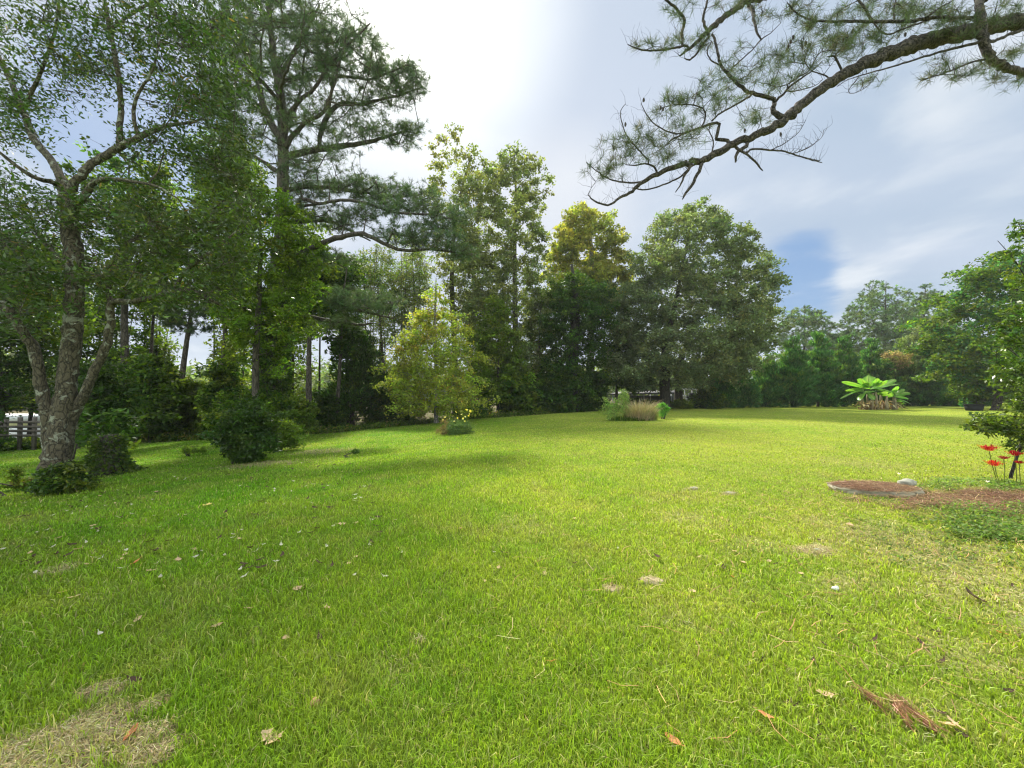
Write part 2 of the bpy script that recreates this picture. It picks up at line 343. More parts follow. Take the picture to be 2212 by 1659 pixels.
def tree(name, label, cat, base, D, rows, n, leaf, cols, seed, trunk=None, tw=None, bark=None, per=9, lper=9, rad=0.55, lrad=0.22,
         group=None, lm=None, flat=0.8, twigs=True, step=0.5, up=0.5, dim=1.0, low=0.0, attach=0.25, kind='leaf', edge=0.35, multi=1, droop=0.1, down=0.9, rtip=0.008):
    """rows: silhouette rows (py, xl, xr) at distance D; leaf=(length, width) in metres"""
    rng = np.random.default_rng(seed); n = int(n * 1.45); lper = int(round(lper * (1.5 if kind != 'pine' else 1.3)))
    B = GD(base[0], D)
    root = thing(name, B, label, cat, group)
    top = P((rows[0][1] + rows[0][2]) / 2, rows[0][0], D)
    if trunk is None:
        mid = (B + top) / 2 + rng.normal(size=3) * [0.15, 0.15, 0]
        trunk = [(*B, tw), (*mid, tw * 0.6), (*(top - [0, 0, 0.4]), tw * 0.12)]
    else: trunk = [(*P(a, b, D + (dd if len(x) else 0)), thick(a, r) / F0 * D) for (a, b, r, *x) in trunk for dd in [x[0] if x else 0]]
    sk = Skel(); tr = Geo()
    for mi in range(multi):
        tk = np.array(trunk, float)
        if mi:
            off = rng.normal(size=3) * min(.12, .06 * (top[2] - B[2])) * np.array([1, 1, 0]); spread = rng.normal(size=3) * min(0.9, 0.10 * (top[2] - B[2])) * np.array([1, 1, 0])
            hh = np.linspace(0, 1, len(tk))[:, None]; tk[:, :3] += off + spread * hh; tk[:, 3] *= 0.7
        tk[0, 2] -= 0.15
        cv = curve(tk, 0.35)
        rr = cv[:, 3].copy(); flare = np.exp(-(np.arange(len(rr)) * 0.35) / 0.35) * 0.55; rr = rr * (1 + flare)
        tube(tr, cv[:, :3], np.maximum(rr, 0.012), 10 if D > 15 else 16, rng=rng, rough=0.03)
        zmin = B[2] + attach * (top[2] - B[2])
        sk.chain(cv[:, :3], np.maximum(rr, 0.02), ok=lambda q: q[2] > zmin)
    nt = len(sk.p)
    shr = min(rad * F0 / D * .8, min((r[2] - r[1]) for r in rows[1:]) * .35); T = rows_targets([(r[0] + (shr * .6 if i == 0 else 0), min(r[1] + shr, (r[1] + r[2]) / 2 - 1), max(r[2] - shr, (r[1] + r[2]) / 2 + 1)) for i, r in enumerate(rows)], D, n, rng, flat, edge)
    T = T + rng.normal(0, .5, (len(T), 3)) * rad * (rng.uniform(0, 1, (len(T), 1)) < .5); T[:, 2] = np.maximum(T[:, 2], B[2] + low + 0.15)
    sk.grow(T, rng, np.array([top[0], D, (B[2] + top[2]) / 2]), step, rtip, down=down)
    sk.sticks(tr, nt, 5)
    g = Geo(); tip = T
    if twigs:
        s1 = spray(tip, rng, per, rad)
        cones(tr, np.repeat(tip, per, 0), s1, rtip * 0.8, rtip * 0.35, 3)
    else: s1 = spray(tip, rng, per, rad)
    s1[:, 2] = np.maximum(s1[:, 2], B[2] + 0.03)
    cc = palette(rng, len(T), cols, 0.14); cc = np.repeat(np.repeat(cc, per, 0), lper, 0)
    cc = cc * np.exp(rng.normal(0, 0.30, (len(cc), 1)))
    cc = np.where(rng.uniform(0, 1, (len(cc), 1)) < 0.35, palette(rng, len(cc), cols, 0.15), cc)
    if kind == 'leaf':
        lp = spray(s1, rng, lper, lrad, 0.7); leaves(g, lp, leaf[0], leaf[1], cc, rng, up, droop)
    elif kind == 'cedar':
        lp = spray(s1, rng, lper, lrad, 0.7); ax = lp - np.array([B[0], D, 0]); ax[:, 2] = np.abs(ax[:, 2]) * 0.2 + 0.5; ax = unit(ax)
        leaves(g, lp, leaf[0], leaf[1], cc, rng, 0.1, -0.35, 0.1, axis=ax)
    elif kind == 'pine':
        ax = unit(s1 - np.repeat(tip, per, 0)); ax[:, 2] += 0.8
        needles(g, s1, ax, lper, leaf[0], leaf[1], cc[::lper], rng)
    tr.obj('trunk', bark or BARK, root, smooth=True)
    g.obj('crown', lm or (NEEDLE if kind == 'pine' else LEAF), root, dim=dim)
    return root

# colour sets (r, g, b, weight)
C_DARK = [(0.035, 0.075, 0.012, 3), (0.05, 0.095, 0.015, 2), (0.07, 0.105, 0.014, 1)]
C_MID = [(0.085, 0.135, 0.016, 3), (0.11, 0.165, 0.02, 2), (0.145, 0.18, 0.02, 1)]
C_OAK = [(0.115, 0.15, 0.08, 3), (0.14, 0.172, 0.09, 2), (0.17, 0.18, 0.08, 1)]
C_OLIVE = [(0.16, 0.185, 0.07, 3), (0.19, 0.20, 0.08, 2), (0.22, 0.20, 0.08, 1)]
C_YEL = [(0.25, 0.25, 0.06, 3), (0.30, 0.27, 0.06, 2), (0.19, 0.22, 0.06, 2)]
C_LIME = [(0.28, 0.32, 0.045, 3), (0.36, 0.37, 0.07, 2), (0.19, 0.25, 0.035, 2), (0.38, 0.28, 0.06, 0.5)]
C_PINE = [(0.065, 0.105, 0.05, 3), (0.085, 0.13, 0.06, 2), (0.11, 0.135, 0.06, 1)]
C_CEDAR = [(0.055, 0.13, 0.04, 3), (0.075, 0.16, 0.045, 2), (0.12, 0.18, 0.045, 1)]

# ------------------------------------------------------------------ lawn: ground sheet, blades, bare patches
PATCH = []                                            # (x, y, rx, ry, strength) of bare or strawy places
def patch(px, py, wpx, strength=1.0, ratio=0.6):
    g = G(px, py); d = math.hypot(g[0], g[1]); r = wpx / 2 / F0 * g[1]
    PATCH.append((g[0], g[1], r, r * max(ratio, 0.3), strength))
for a in [(60, 1615, 130), (190, 1580, 150), (300, 1600, 120), (330, 1530, 70), (205, 1495, 80, .8), (120, 1650, 240), (330, 1640, 120, .9), (20, 1650, 120),
          (250, 1490, 55, .7), (1320, 1272, 36, 1.0), (1408, 1256, 48, 1.0), (1770, 1190, 80, .8), (1500, 1056, 26, .9), (1578, 1068, 34, .8),
          (905, 1385, 40, .5), (130, 1230, 90, .45), (700, 975, 130, .6, .5), (560, 1003, 160, .6, .4), (2000, 1190, 330, .42, .9), (2150, 1290, 260, .38, .9), (1850, 1260, 150, .3), (2080, 1420, 200, .3), (1640, 1180, 130, .28), (1480, 1120, 160, .25), (1980, 1540, 150, .25), (1450, 1330, 130, .22), (1120, 1130, 150, .2), (860, 1450, 120, .22), (1850, 1000, 200, .2)]: patch(*a)
def dry(x, y):
    s = np.zeros(np.shape(x)); wob = 0.4 * np.sin(9 * x + 5 * y) + 0.4 * np.sin(13 * y - 7 * x + 1) + 0.3 * np.sin(23 * x + 3 + 2 * np.sin(17 * y)) + .25 * np.sin(37 * x - 29 * y)
    for (cx, cy, rx, ry, k) in PATCH:
        d = np.sqrt(((x - cx) / rx) ** 2 + ((y - cy) / (ry * 1.3)) ** 2) + wob * 0.5
        s = np.maximum(s, k * np.clip((1.25 - d) / 0.5, 0, 1))
    return s
BEDC = G(2040, 1090)
def bed(x, y):                                        # pine straw bed under the small tree at the lawn's edge
    d = np.sqrt(((x - 7.4) / 2.5) ** 2 + ((y - 5.35) / 0.75) ** 2) + 0.12 * np.sin(7 * x + 4 * y) + 0.10 * np.sin(11 * y - 5 * x)
    return np.clip((1.05 - d) / 0.35, 0, 1)
def treeline(x, y):                                   # leaf litter and shade plants behind the edge of the lawn
    xs = [-60, -16.8, -10.7, -5.2, 0, 6.8, 14, 22, 34, 60, 120]; ys = [18, 20.5, 20.8, 29, 31, 36, 38, 42, 45, 62, 90]
    e = np.interp(x, xs, ys) + 0.35 * np.sin(2.1 * x) + 0.2 * np.sin(5.3 * x); return np.clip((y - e) / 0.8, 0, 1)

def lawn_tint(t, pos):
    big = t.noise(pos, 0.22, 3.0, 0.55, 0.3); midn = t.noise(pos, 1.1, 4.0, 0.6); fine = t.noise(pos, 7.0, 3.0, 0.6)
    s = t.n('ShaderNodeSeparateXYZ', None, i0=pos)
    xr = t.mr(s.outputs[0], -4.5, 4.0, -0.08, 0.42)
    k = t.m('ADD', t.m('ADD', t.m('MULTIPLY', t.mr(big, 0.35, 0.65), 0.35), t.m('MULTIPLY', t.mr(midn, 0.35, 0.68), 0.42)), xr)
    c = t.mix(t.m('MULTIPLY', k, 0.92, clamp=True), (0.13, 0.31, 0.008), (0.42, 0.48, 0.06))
    c = t.mix(t.mr(t.noise(t.n('ShaderNodeMapping', None, Vector=pos, Location=(7, 3, 0)).outputs[0], 0.75, 5.0, 0.65, 0.6), 0.52, 0.70, 0.0, 0.42), c, (0.40, 0.36, 0.13))
    return t.mix(t.m('MULTIPLY', t.mr(fine, 0.5, 0.75), t.m('MULTIPLY', k, 0.45)), c, (0.44, 0.42, 0.13))
gm, t = mat('lawn')
pos = t.n('ShaderNodeNewGeometry').outputs['Position']
at = t.n('ShaderNodeAttribute', {'attribute_name': 'Col'})
sp = t.n('ShaderNodeSeparateColor'); t.l.new(at.outputs[0], sp.inputs[0])
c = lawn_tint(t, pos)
sx = t.n('ShaderNodeMapping', None, Vector=pos, Scale=(1.0, 0.6, 1.0)).outputs[0]
f1 = t.noise(sx, 26.0, 5.0, 0.75); f2 = t.noise(sx, 5.0, 4.0, 0.7)
c = t.mix(1.0, c, t.mix(t.mr(f1, 0.3, 0.7), (0.35, 0.35, 0.3), (1.0, 0.97, 0.95)), 'MULTIPLY')
c = t.mix(t.mr(f2, 0.35, 0.65, 0.22, 0.0), c, (0.10, 0.16, 0.03))
soil = t.mix(t.mr(f1, 0.35, 0.62), (0.12, 0.085, 0.05), (0.42, 0.34, 0.20))
litter = t.mix(t.mr(f1, 0.35, 0.65), (0.045, 0.045, 0.02), (0.16, 0.13, 0.06))
c = t.mix(sp.outputs[0], c, soil)
c = t.mix(sp.outputs[1], c, t.mix(t.mr(f1, 0.35, 0.65), (0.06, 0.04, 0.025), (0.19, 0.13, 0.075)))
c = t.mix(sp.outputs[2], c, litter)
p = t.n('ShaderNodeBsdfPrincipled', None, Base_Color=c, Roughness=0.95); p.inputs['Specular IOR Level'].default_value = 0.1
b = t.n('ShaderNodeBump', None, Strength=0.9, Distance=0.05, Height=f1); t.l.new(b.outputs[0], p.inputs['Normal'])
out(t, p.outputs[0])
bm_, t = mat('lawn blade')
pos = t.n('ShaderNodeNewGeometry').outputs['Position']
at = t.n('ShaderNodeAttribute', {'attribute_name': 'Col'}); sp = t.n('ShaderNodeSeparateColor'); t.l.new(at.outputs[0], sp.inputs[0])
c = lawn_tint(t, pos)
c = t.mix(sp.outputs[0], c, (0.50, 0.44, 0.22))                      # dry blades
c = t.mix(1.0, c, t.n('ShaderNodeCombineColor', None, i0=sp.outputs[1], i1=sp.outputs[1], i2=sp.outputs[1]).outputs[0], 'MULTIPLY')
p = t.n('ShaderNodeBsdfPrincipled', None, Base_Color=c, Roughness=0.42); p.inputs['Specular IOR Level'].default_value = 0.3
tr_ = t.n('ShaderNodeBsdfTranslucent', None, Color=t.mix(1.0, c, (1.25, 1.3, 0.5), 'MULTIPLY'))
mx = t.n('ShaderNodeMixShader', None, Fac=0.45); t.l.new(p.outputs[0], mx.inputs[1]); t.l.new(tr_.outputs[0], mx.inputs[2]); out(t, mx.outputs[0])

rad_ = np.concatenate([[0.0], 0.35 * (520 / 0.35) ** (np.arange(420) / 419)]); na = 400
th = np.arange(na) / na * 2 * np.pi; X = rad_[:, None] * np.sin(th)[None]; Y = rad_[:, None] * np.cos(th)[None]
V = np.stack([X, Y, gz(X, Y)], 2).reshape(-1, 3); i = np.arange(na); j = (i + 1) % na
Q = np.concatenate([np.stack([i, i + na, j + na, j], 1) + r * na for r in range(len(rad_) - 1)])
C = np.stack([dry(V[:, 0], V[:, 1]), bed(V[:, 0], V[:, 1]), treeline(V[:, 0], V[:, 1])], 1)
lawn = Geo().add(V, Q, c=C).obj('lawn_ground', gm, smooth=True); tag(lawn, kind='structure')

rng = np.random.default_rng(5)
NB = 1000000
d = 0.8 * (60 / 0.8) ** rng.uniform(0, 1, NB); a = rng.uniform(-1.35, 1.35, NB)
x = d * np.sin(a); y = d * np.cos(a)
keep = (rng.uniform(0, 1, NB) > dry(x, y) * 0.68) & (rng.uniform(0, 1, NB) > bed(x, y) * 0.8) & (rng.uniform(0, 1, NB) > treeline(x, y) * 0.8)
x, y, d = x[keep], y[keep], d[keep]; n = len(x)
tuft = 0.6 + 0.5 * (np.sin(x * 5.1 + 2 * np.sin(y * 3.3)) * np.sin(y * 4.3 + 1.5 * np.sin(x * 2.9)))
rightness = np.clip((x + 1) / 5, 0, 1)
h = (0.018 + 0.066 * rng.uniform(0, 1, n) ** 1.6) * (0.75 + 0.45 * tuft) * (1 - 0.35 * rightness) * np.clip(1.15 - d / 60, 0.6, 1)
wd = 0.0042 * (np.maximum(d, 2) / 2.2) ** 0.72 * rng.uniform(0.7, 1.3, n)
base = np.stack([x, y, gz(x, y) - 0.004], 1)
az = rng.uniform(0, 2 * np.pi, n); lean = rng.uniform(0.1, 1.1, n) ** 1.0
L = np.stack([np.cos(az), np.sin(az), np.zeros(n)], 1); az2 = rng.uniform(0, 2 * np.pi, n); S = np.stack([np.cos(az2), np.sin(az2), np.zeros(n)], 1) * wd[:, None] / 2
up_ = np.array([0, 0, 1.0]); m1 = base + up_ * h[:, None] * .6 + L * (h * lean * .25)[:, None]; tp = base + up_ * (h * (1 - .25 * lean))[:, None] + L * (h * lean)[:, None]
V = np.stack([base - S, base + S, m1 + S * .85, m1 - S * .85, tp], 1).reshape(-1, 3); b0 = (np.arange(n) * 5)[:, None]
isdry = (rng.uniform(0, 1, n) < 0.09 + 0.16 * rightness + 0.5 * dry(x, y)) * rng.uniform(0.5, 1, n)
C = np.repeat(np.stack([isdry, rng.uniform(0.5, 1.5, n), np.zeros(n)], 1), 5, 0); C = C.reshape(n, 5, 3); C[:, :2, 1] *= 0.55; C[:, 4, 1] *= 1.15  # occlusion between blades put into the colour: roots darker, tips lighter
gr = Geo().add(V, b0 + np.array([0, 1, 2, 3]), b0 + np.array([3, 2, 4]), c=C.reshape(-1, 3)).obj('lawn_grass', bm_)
tag(gr, 'short mown bright green lawn grass with dry blades mixed in', 'grass', kind='stuff')

def straw(name, label, cat, xs, ys, n, L, wd, cols, seed, lift=0.02, m=None, zr=0.03):     # thin strands lying on the ground
    rng = np.random.default_rng(seed); k = len(xs)
    az = rng.uniform(0, 2 * np.pi, k); dr = np.stack([np.cos(az), np.sin(az), rng.normal(0, 0.18, k)], 1); LL = L * rng.uniform(0.5, 1.2, k)
    c0 = np.stack([xs, ys, gz(xs, ys) + rng.uniform(0.004, zr, k)], 1); s = unit(np.cross(dr, [0, 0, 1.0])) * wd / 2
    bend = s / (wd / 2) * (rng.normal(0, 0.12, k) * LL)[:, None]
    A = c0 - dr * LL[:, None] / 2; B_ = c0 + dr * LL[:, None] / 2; M = c0 + bend + [0, 0, 0.004]
    V = np.stack([A - s, A + s, M + s, M - s, B_ + s, B_ - s], 1).reshape(-1, 3); b = (np.arange(k) * 6)[:, None]
    q = np.concatenate([b + np.array([0, 1, 2, 3]), b + np.array([3, 2, 4, 5])])
    o = Geo().add(V, q, c=np.repeat(palette(rng, k, cols, 0.25), 6, 0)).obj(name, m or STRAW)
    return tag(o, label, cat, kind='stuff')
# dead straw in the bare places
rng = np.random.default_rng(8); xs, ys = [], []
for (cx, cy, rx, ry, k) in PATCH:
    if cy > 12: continue
    if k < .45: k = k * .3
    m_ = int(min(7000, 12000 * rx * ry * k * 4)); xs.append(cx + rng.normal(0, rx * .55, m_)); ys.append(cy + rng.normal(0, ry * .75, m_))
xs = np.concatenate(xs); ys = np.concatenate(ys); kk = dry(xs, ys) > rng.uniform(0, 0.7, len(xs)); xs, ys = xs[kk], ys[kk]
straw('dead_grass', 'tan dead grass matted over the bare patches of the lawn', 'dead grass', xs, ys, 0, 0.045, 0.0024, [(0.38, 0.32, 0.18, 3), (0.27, 0.21, 0.11, 2), (0.50, 0.44, 0.28, 1), (.24, .27, .07, 1)], 9)
xs = 7.0 + rng.normal(0, 1.6, 26000); ys = 5.1 + rng.normal(0, 0.8, 26000); kk = bed(xs, ys) + .10 > rng.uniform(0, .9, len(xs)); 
straw('pine_straw', 'rusty brown pine straw spread over the bed at the lawn edge', 'pine straw', xs[kk], ys[kk], 0, 0.16, 0.005, [(0.22, 0.13, 0.075, 3), (0.14, 0.08, 0.05, 2), (0.34, 0.25, 0.15, 1)], 10, zr=0.05)
xs = rng.uniform(-1.5, 8, 4200); ys = rng.uniform(1.7, 6, 4200); kk = (xs > 0.4 + rng.uniform(-1, 5.4, 4200))
straw('loose_pine_needles', 'single fallen pine needles scattered through the grass at right', 'pine needles', xs[kk], ys[kk], 0, 0.15, 0.0035, [(0.36, 0.22, 0.11, 3), (0.48, 0.36, 0.2, 1)], 11, zr=0.055)

# ------------------------------------------------------------------ big broadleaf tree at left, traced limbs
def traced(name, label, cat, D0, limbs, blobs, seed, group=None, bark=None, base=None, needle=False, leaf=None, cols=None, per=9, lper=9, rad=0.5, lrad=0.2, rtip=0.006,
           step=0.35, okz=-99, tuft=None, up=0.4, lm=None, jit=0.05, rough=0.03, parts=(), seg=0.16, sag=.1, attach_limbs=True, knots=0.0, fill=1.0):
    rng = np.random.default_rng(seed); root = thing(name, base, label, cat, group)
    sk = Skel(); tr = Geo(); first = True
    for lb in limbs:
        pts = []
        for q in lb:
            px, py, hw = q[:3]; dd = q[3] if len(q) > 3 else 0.0
            dep = D0 + dd; pts.append((*P(px, py, dep), thick(px, hw) / F0 * dep))
        cv = curve(pts, seg); par = -1 if first else sk.near(cv[0, :3])
        if not first: cv[0, :3] = sk.p[par]
        if rough and len(cv) > 4: cv[1:-1, :3] += rng.normal(size=(len(cv) - 2, 3)) * np.minimum(cv[1:-1, 3:4], .06) * 0.12 * (1 + knots)
        sk.chain(cv[:, :3], np.maximum(cv[:, 3], 0.003), par, ok=lambda q: q[2] > okz)
        big = cv[:, 3].max() > 0.05
        tube(tr, cv[:, :3], np.maximum(cv[:, 3], 0.003), 16 if big else 7, rng=rng, rough=rough * (2 if big else 1)); first = False
    nt = len(sk.p); T = []; B = []
    for bi, b_ in enumerate(blobs):
        px, py, rx, ry, dep, rd, n = b_[:7]; n = int(n * fill)
        r = rdir(rng, n) * rng.uniform(0, 1, (n, 1)) ** 0.4
        for k in range(n): T.append(P(px + r[k, 0] * rx, py + r[k, 2] * ry, D0 + dep + r[k, 1] * rd)); B.append(bi)
    T = np.array(T)
    sk.grow(T, rng, P(*blobs[0][:2], D0), step, rtip, jit=jit, sag=sag); sk.sticks(tr, nt, 5)
    g = Geo()
    if needle:
        tn = np.array([sk.p[i] for i, _ in sk.tips]); pr = np.array([sk.p[sk.par[i]] if sk.par[i] >= 0 else sk.p[i] for i, _ in sk.tips]); ax = unit(tn - pr + np.array([0, 0, .05]))
        s1 = spray(np.repeat(tn, 1, 0), rng, per, rad, 0.7); axx = unit(s1 - np.repeat(tn, per, 0)) + np.array([0, 0, tuft.get('lift', .7)])
        cones(tr, np.repeat(tn, per, 0), s1, rtip * .8, rtip * .5, 3)
        allp = np.concatenate([s1, tn]); alla = np.concatenate([axx, ax])
        needles(g, allp, alla, tuft['n'], tuft['L'], tuft['w'], palette(rng, len(allp), cols), rng, tuft.get('spread', .9))
    else:
        s1 = spray(T, rng, per, rad); cones(tr, np.repeat(T, per, 0), s1, rtip * .8, rtip * .4, 3)
        cc = np.repeat(np.repeat(palette(rng, len(T), cols, .14), per, 0), lper, 0)
        cc = np.where(rng.uniform(0, 1, (len(cc), 1)) < 0.4, palette(rng, len(cc), cols, .15), cc) * np.exp(rng.normal(0, .28, (len(cc), 1)))
        leaves(g, spray(s1, rng, lper, lrad, 0.7), leaf[0], leaf[1], cc, rng, up, 0.15)
    tr.obj('trunk', bark or BARK, root, smooth=True)
    g.obj('crown', lm or (NEEDLE if needle else LEAF), root)
    return root, sk

DL = 8.3
LT = [
 [(118, 1075, 58), (117, 1050, 46), (120, 1010, 38), (128, 960, 33), (134, 900, 29), (143, 840, 25), (150, 780, 24), (158, 700, 23), (163, 620, 23), (158, 540, 23), (150, 470, 22), (142, 413, 20), (132, 385, 13), (109, 344, 11, .3), (73, 298, 10, .7), (50, 238, 9, 1.0), (16, 159, 8, 1.3), (-20, 90, 6, 1.6)],
 [(112, 990, 20), (102, 900, 17, -.1), (90, 840, 16, -.15), (76, 770, 15, -.2), (50, 720, 14, -.3), (18, 670, 14, -.4), (-20, 630, 14, -.4), (-60, 560, 12, -.3)],
 [(140, 950, 18, .1), (160, 890, 15, .1), (182, 850, 13, .1), (205, 800, 12, .1), (232, 740, 11, .1), (240, 690, 10, .05), (242, 655, 9), (291, 651, 8, -.1), (330, 642, 7.5, -.2), (370, 631, 7, -.3), (413, 628, 6, -.3), (440, 641, 5, -.2), (480, 661, 3, -.2)],
 [(146, 430, 14), (160, 395, 12), (175, 380, 11), (198, 354, 10.5, .1), (231, 334, 10, .2), (281, 307, 9, .3), (307, 294, 8, .3), (350, 274, 6, .4), (380, 268, 4.5, .5), (413, 265, 3.5, .6), (450, 250, 2, .7)],
 [(150, 460, 13), (185, 423, 10, -.2), (205, 393, 8, -.3), (238, 387, 6, -.4), (291, 393, 4.5, -.5), (340, 403, 3.5, -.6), (385, 430, 2, -.6)],
 [(256, 320, 8, .25), (258, 290, 8, .3), (262, 231, 7, .4), (256, 165, 6.5, .4), (238, 66, 6, .5), (221, -20, 5, .6), (215, -90, 3, .7)],
 [(300, 298, 6, .3), (292, 268, 5.5, .2), (288, 240, 5, .2), (300, 200, 4, .1), (330, 150, 3, 0), (345, 90, 2, 0)],
 [(132, 400, 9), (95, 388, 7, -.3), (66, 380, 6, -.5), (0, 330, 5, -.8), (-50, 290, 4, -1)],
 [(374, 631, 6, -.3), (397, 591, 5, -.4), (430, 561, 4.5, -.5), (470, 535, 3.5, -.5), (510, 500, 2, -.5)],
 [(240, 680, 8), (236, 600, 6.5, .3), (262, 540, 5, .5), (310, 505, 4, .6), (380, 490, 3, .6), (440, 492, 2, .6)],
 [(163, 600, 10), (110, 540, 7, .5), (60, 480, 5, .9), (10, 440, 4, 1.3)],
 [(50, 238, 7, 1.0), (90, 150, 5, .8), (120, 60, 4, .6), (130, -30, 3, .5)],
 [(235, 66, 5, .5), (300, 20, 4, .6), (370, -10, 3, .7)],
]
LB = [(60, 90, 130, 110, .8, 1.5, 26), (230, 60, 150, 100, .4, 1.6, 34), (380, 60, 100, 90, .6, 1.5, 24), (400, 190, 110, 90, .5, 1.3, 30), (60, 240, 80, 70, .9, 1.2, 18), (185, 165, 60, 60, .5, 1, 10),
      (350, 340, 90, 60, .5, 1.2, 18), (470, 330, 70, 90, .4, 1.2, 20), (110, 480, 110, 70, .3, 1.6, 26), (20, 560, 90, 120, -.2, 1.5, 28), (300, 470, 100, 60, .2, 1.4, 22), (420, 520, 90, 70, -.2, 1.2, 24),
      (500, 450, 70, 80, .2, 1.1, 16), (90, 640, 90, 60, .2, 1.2, 18), (250, 590, 90, 60, 0, 1.2, 20), (390, 620, 90, 40, -.3, .9, 14), (480, 600, 60, 70, -.3, 1, 14), (-80, 300, 100, 260, .2, 1.8, 24), (180, -80, 300, 80, .6, 1.8, 26),
      (10, 400, 60, 70, .6, 1.2, 12), (210, 430, 60, 50, .5, 1, 8), (470, 60, 90, 120, .9, 1.2, 26), (500, 210, 60, 80, .8, 1.0, 14), (520, 370, 60, 50, .5, 1, 10), (20, 690, 60, 60, -.1, 1, 8)]
Bl = GD(120, DL)
big_tree, _ = traced('broadleaf_tree', 'large tree at far left with pale blotched trunk forking into several limbs', 'tree', DL, LT, LB, 21, bark=BARK_LICH, base=Bl, leaf=(0.105, 0.042),
       cols=[(0.042, 0.078, 0.018, 3), (0.06, 0.10, 0.022, 2), (0.09, 0.115, 0.022, 1), (0.2, 0.13, 0.04, .08)], per=9, lper=9, rad=0.60, lrad=0.24, okz=2.2, lm=GLOSSLEAF, rough=.035, seg=.14, fill=1.0)

# ------------------------------------------------------------------ tall pine
DP = 19.0
PTW = .78
PT = [
 [(588, 968, 26), (587, 900, 23), (588, 800, 21), (594, 650, 20), (606, 500, 19), (611, 418, 18), (611, 327, 17), (610, 255, 15), (605, 200, 13, .2), (592, 130, 11, .3), (584, 60, 9, .4), (578, -20, 7, .5), (575, -90, 5, .5), (572, -160, 2, .5)],
 [(608, 300, 13), (584, 262, 11, .4), (566, 218, 10, .6), (552, 156, 8, .9), (523, 91, 7, 1.2), (486, 11, 5, 1.5), (470, -60, 3, 1.7)],
 [(611, 330, 8), (635, 290, 7, -.4), (665, 262, 6, -.9), (700, 240, 5, -1.2), (722, 180, 4, -1.4), (740, 110, 3, -1.5), (752, 60, 2, -1.6)],
 [(612, 340, 11), (665, 327, 9, .5), (730, 317, 8, .9), (785, 309, 6, 1.2), (828, 298, 4.5, 1.4), (870, 285, 3, 1.5), (900, 288, 1.5, 1.6)],
 [(690, 322, 5, .7), (694, 284, 7, .6), (712, 244, 6.5, .6), (741, 222, 5.5, .7), (781, 226, 4.5, .8), (810, 218, 4, .9), (857, 207, 3, 1.0), (908, 190, 1.5, 1.1)],
 [(708, 250, 4, .6), (718, 195, 4, .4), (723, 167, 4, .2), (766, 167, 3.5, 0), (803, 171, 3, -.1), (839, 158, 2.5, -.2), (880, 140, 1.5, -.3)],
 [(611, 270, 8), (640, 225, 6, -.3), (680, 190, 5, -.6), (720, 130, 4, -.8), (770, 80, 3, -.9), (800, 50, 1.5, -.9)],
 [(600, 170, 7, .3), (630, 120, 5.5, .9), (665, 60, 4, 1.3), (690, 10, 3, 1.6)],
 [(596, 590, 12), (657, 546, 9, -.8), (701, 524, 8, -1.3), (748, 509, 7, -1.6), (785, 506, 6.5, -1.8), (825, 524, 5.5, -1.9), (872, 542, 4.5, -2), (930, 538, 3.5, -2), (980, 545, 2.5, -2), (1021, 549, 1.5, -2)],
 [(610, 415, 8), (650, 405, 6.5, .5), (700, 404, 5.5, .9), (748, 411, 5, 1.2), (803, 418, 4, 1.4), (850, 425, 3, 1.5), (910, 420, 2, 1.6)],
 [(690, 440, 4, -.5), (745, 432, 4.5, -.7), (796, 440, 4, -.9), (850, 458, 3.5, -1), (900, 462, 3, -1), (948, 466, 2, -1.1), (985, 478, 1.5, -1.1)],
 [(608, 484, 9), (657, 477, 7, .3), (710, 478, 5, .6), (760, 500, 3.5, .9), (800, 520, 2, 1)],
 [(600, 470, 7), (640, 455, 8, -.4), (648, 430, 6, -.5), (690, 440, 5, -.6)],
 [(592, 620, 8), (640, 622, 7, -.5), (680, 636, 6, -.9), (740, 660, 5, -1.3), (800, 676, 4, -1.6), (850, 688, 2, -1.7)],
 [(592, 655, 6), (650, 678, 6, -.4), (694, 689, 5.5, -.7), (771, 700, 4, -1.1), (805, 698, 2, -1.3)],
 [(611, 380, 8), (570, 350, 6, .5), (530, 330, 5, 1), (490, 330, 3, 1.4), (455, 340, 2, 1.6)],
 [(609, 230, 7), (570, 180, 6, -.9), (520, 140, 4, -1.8), (480, 120, 2, -2.4)],
 [(609, 240, 7), (605, 200, 6, -1.5), (620, 150, 4, -3), (640, 110, 2, -4)],
 [(610, 300, 7), (625, 270, 6, 1.5), (640, 230, 4, 3), (650, 190, 2, 4.2)],
]
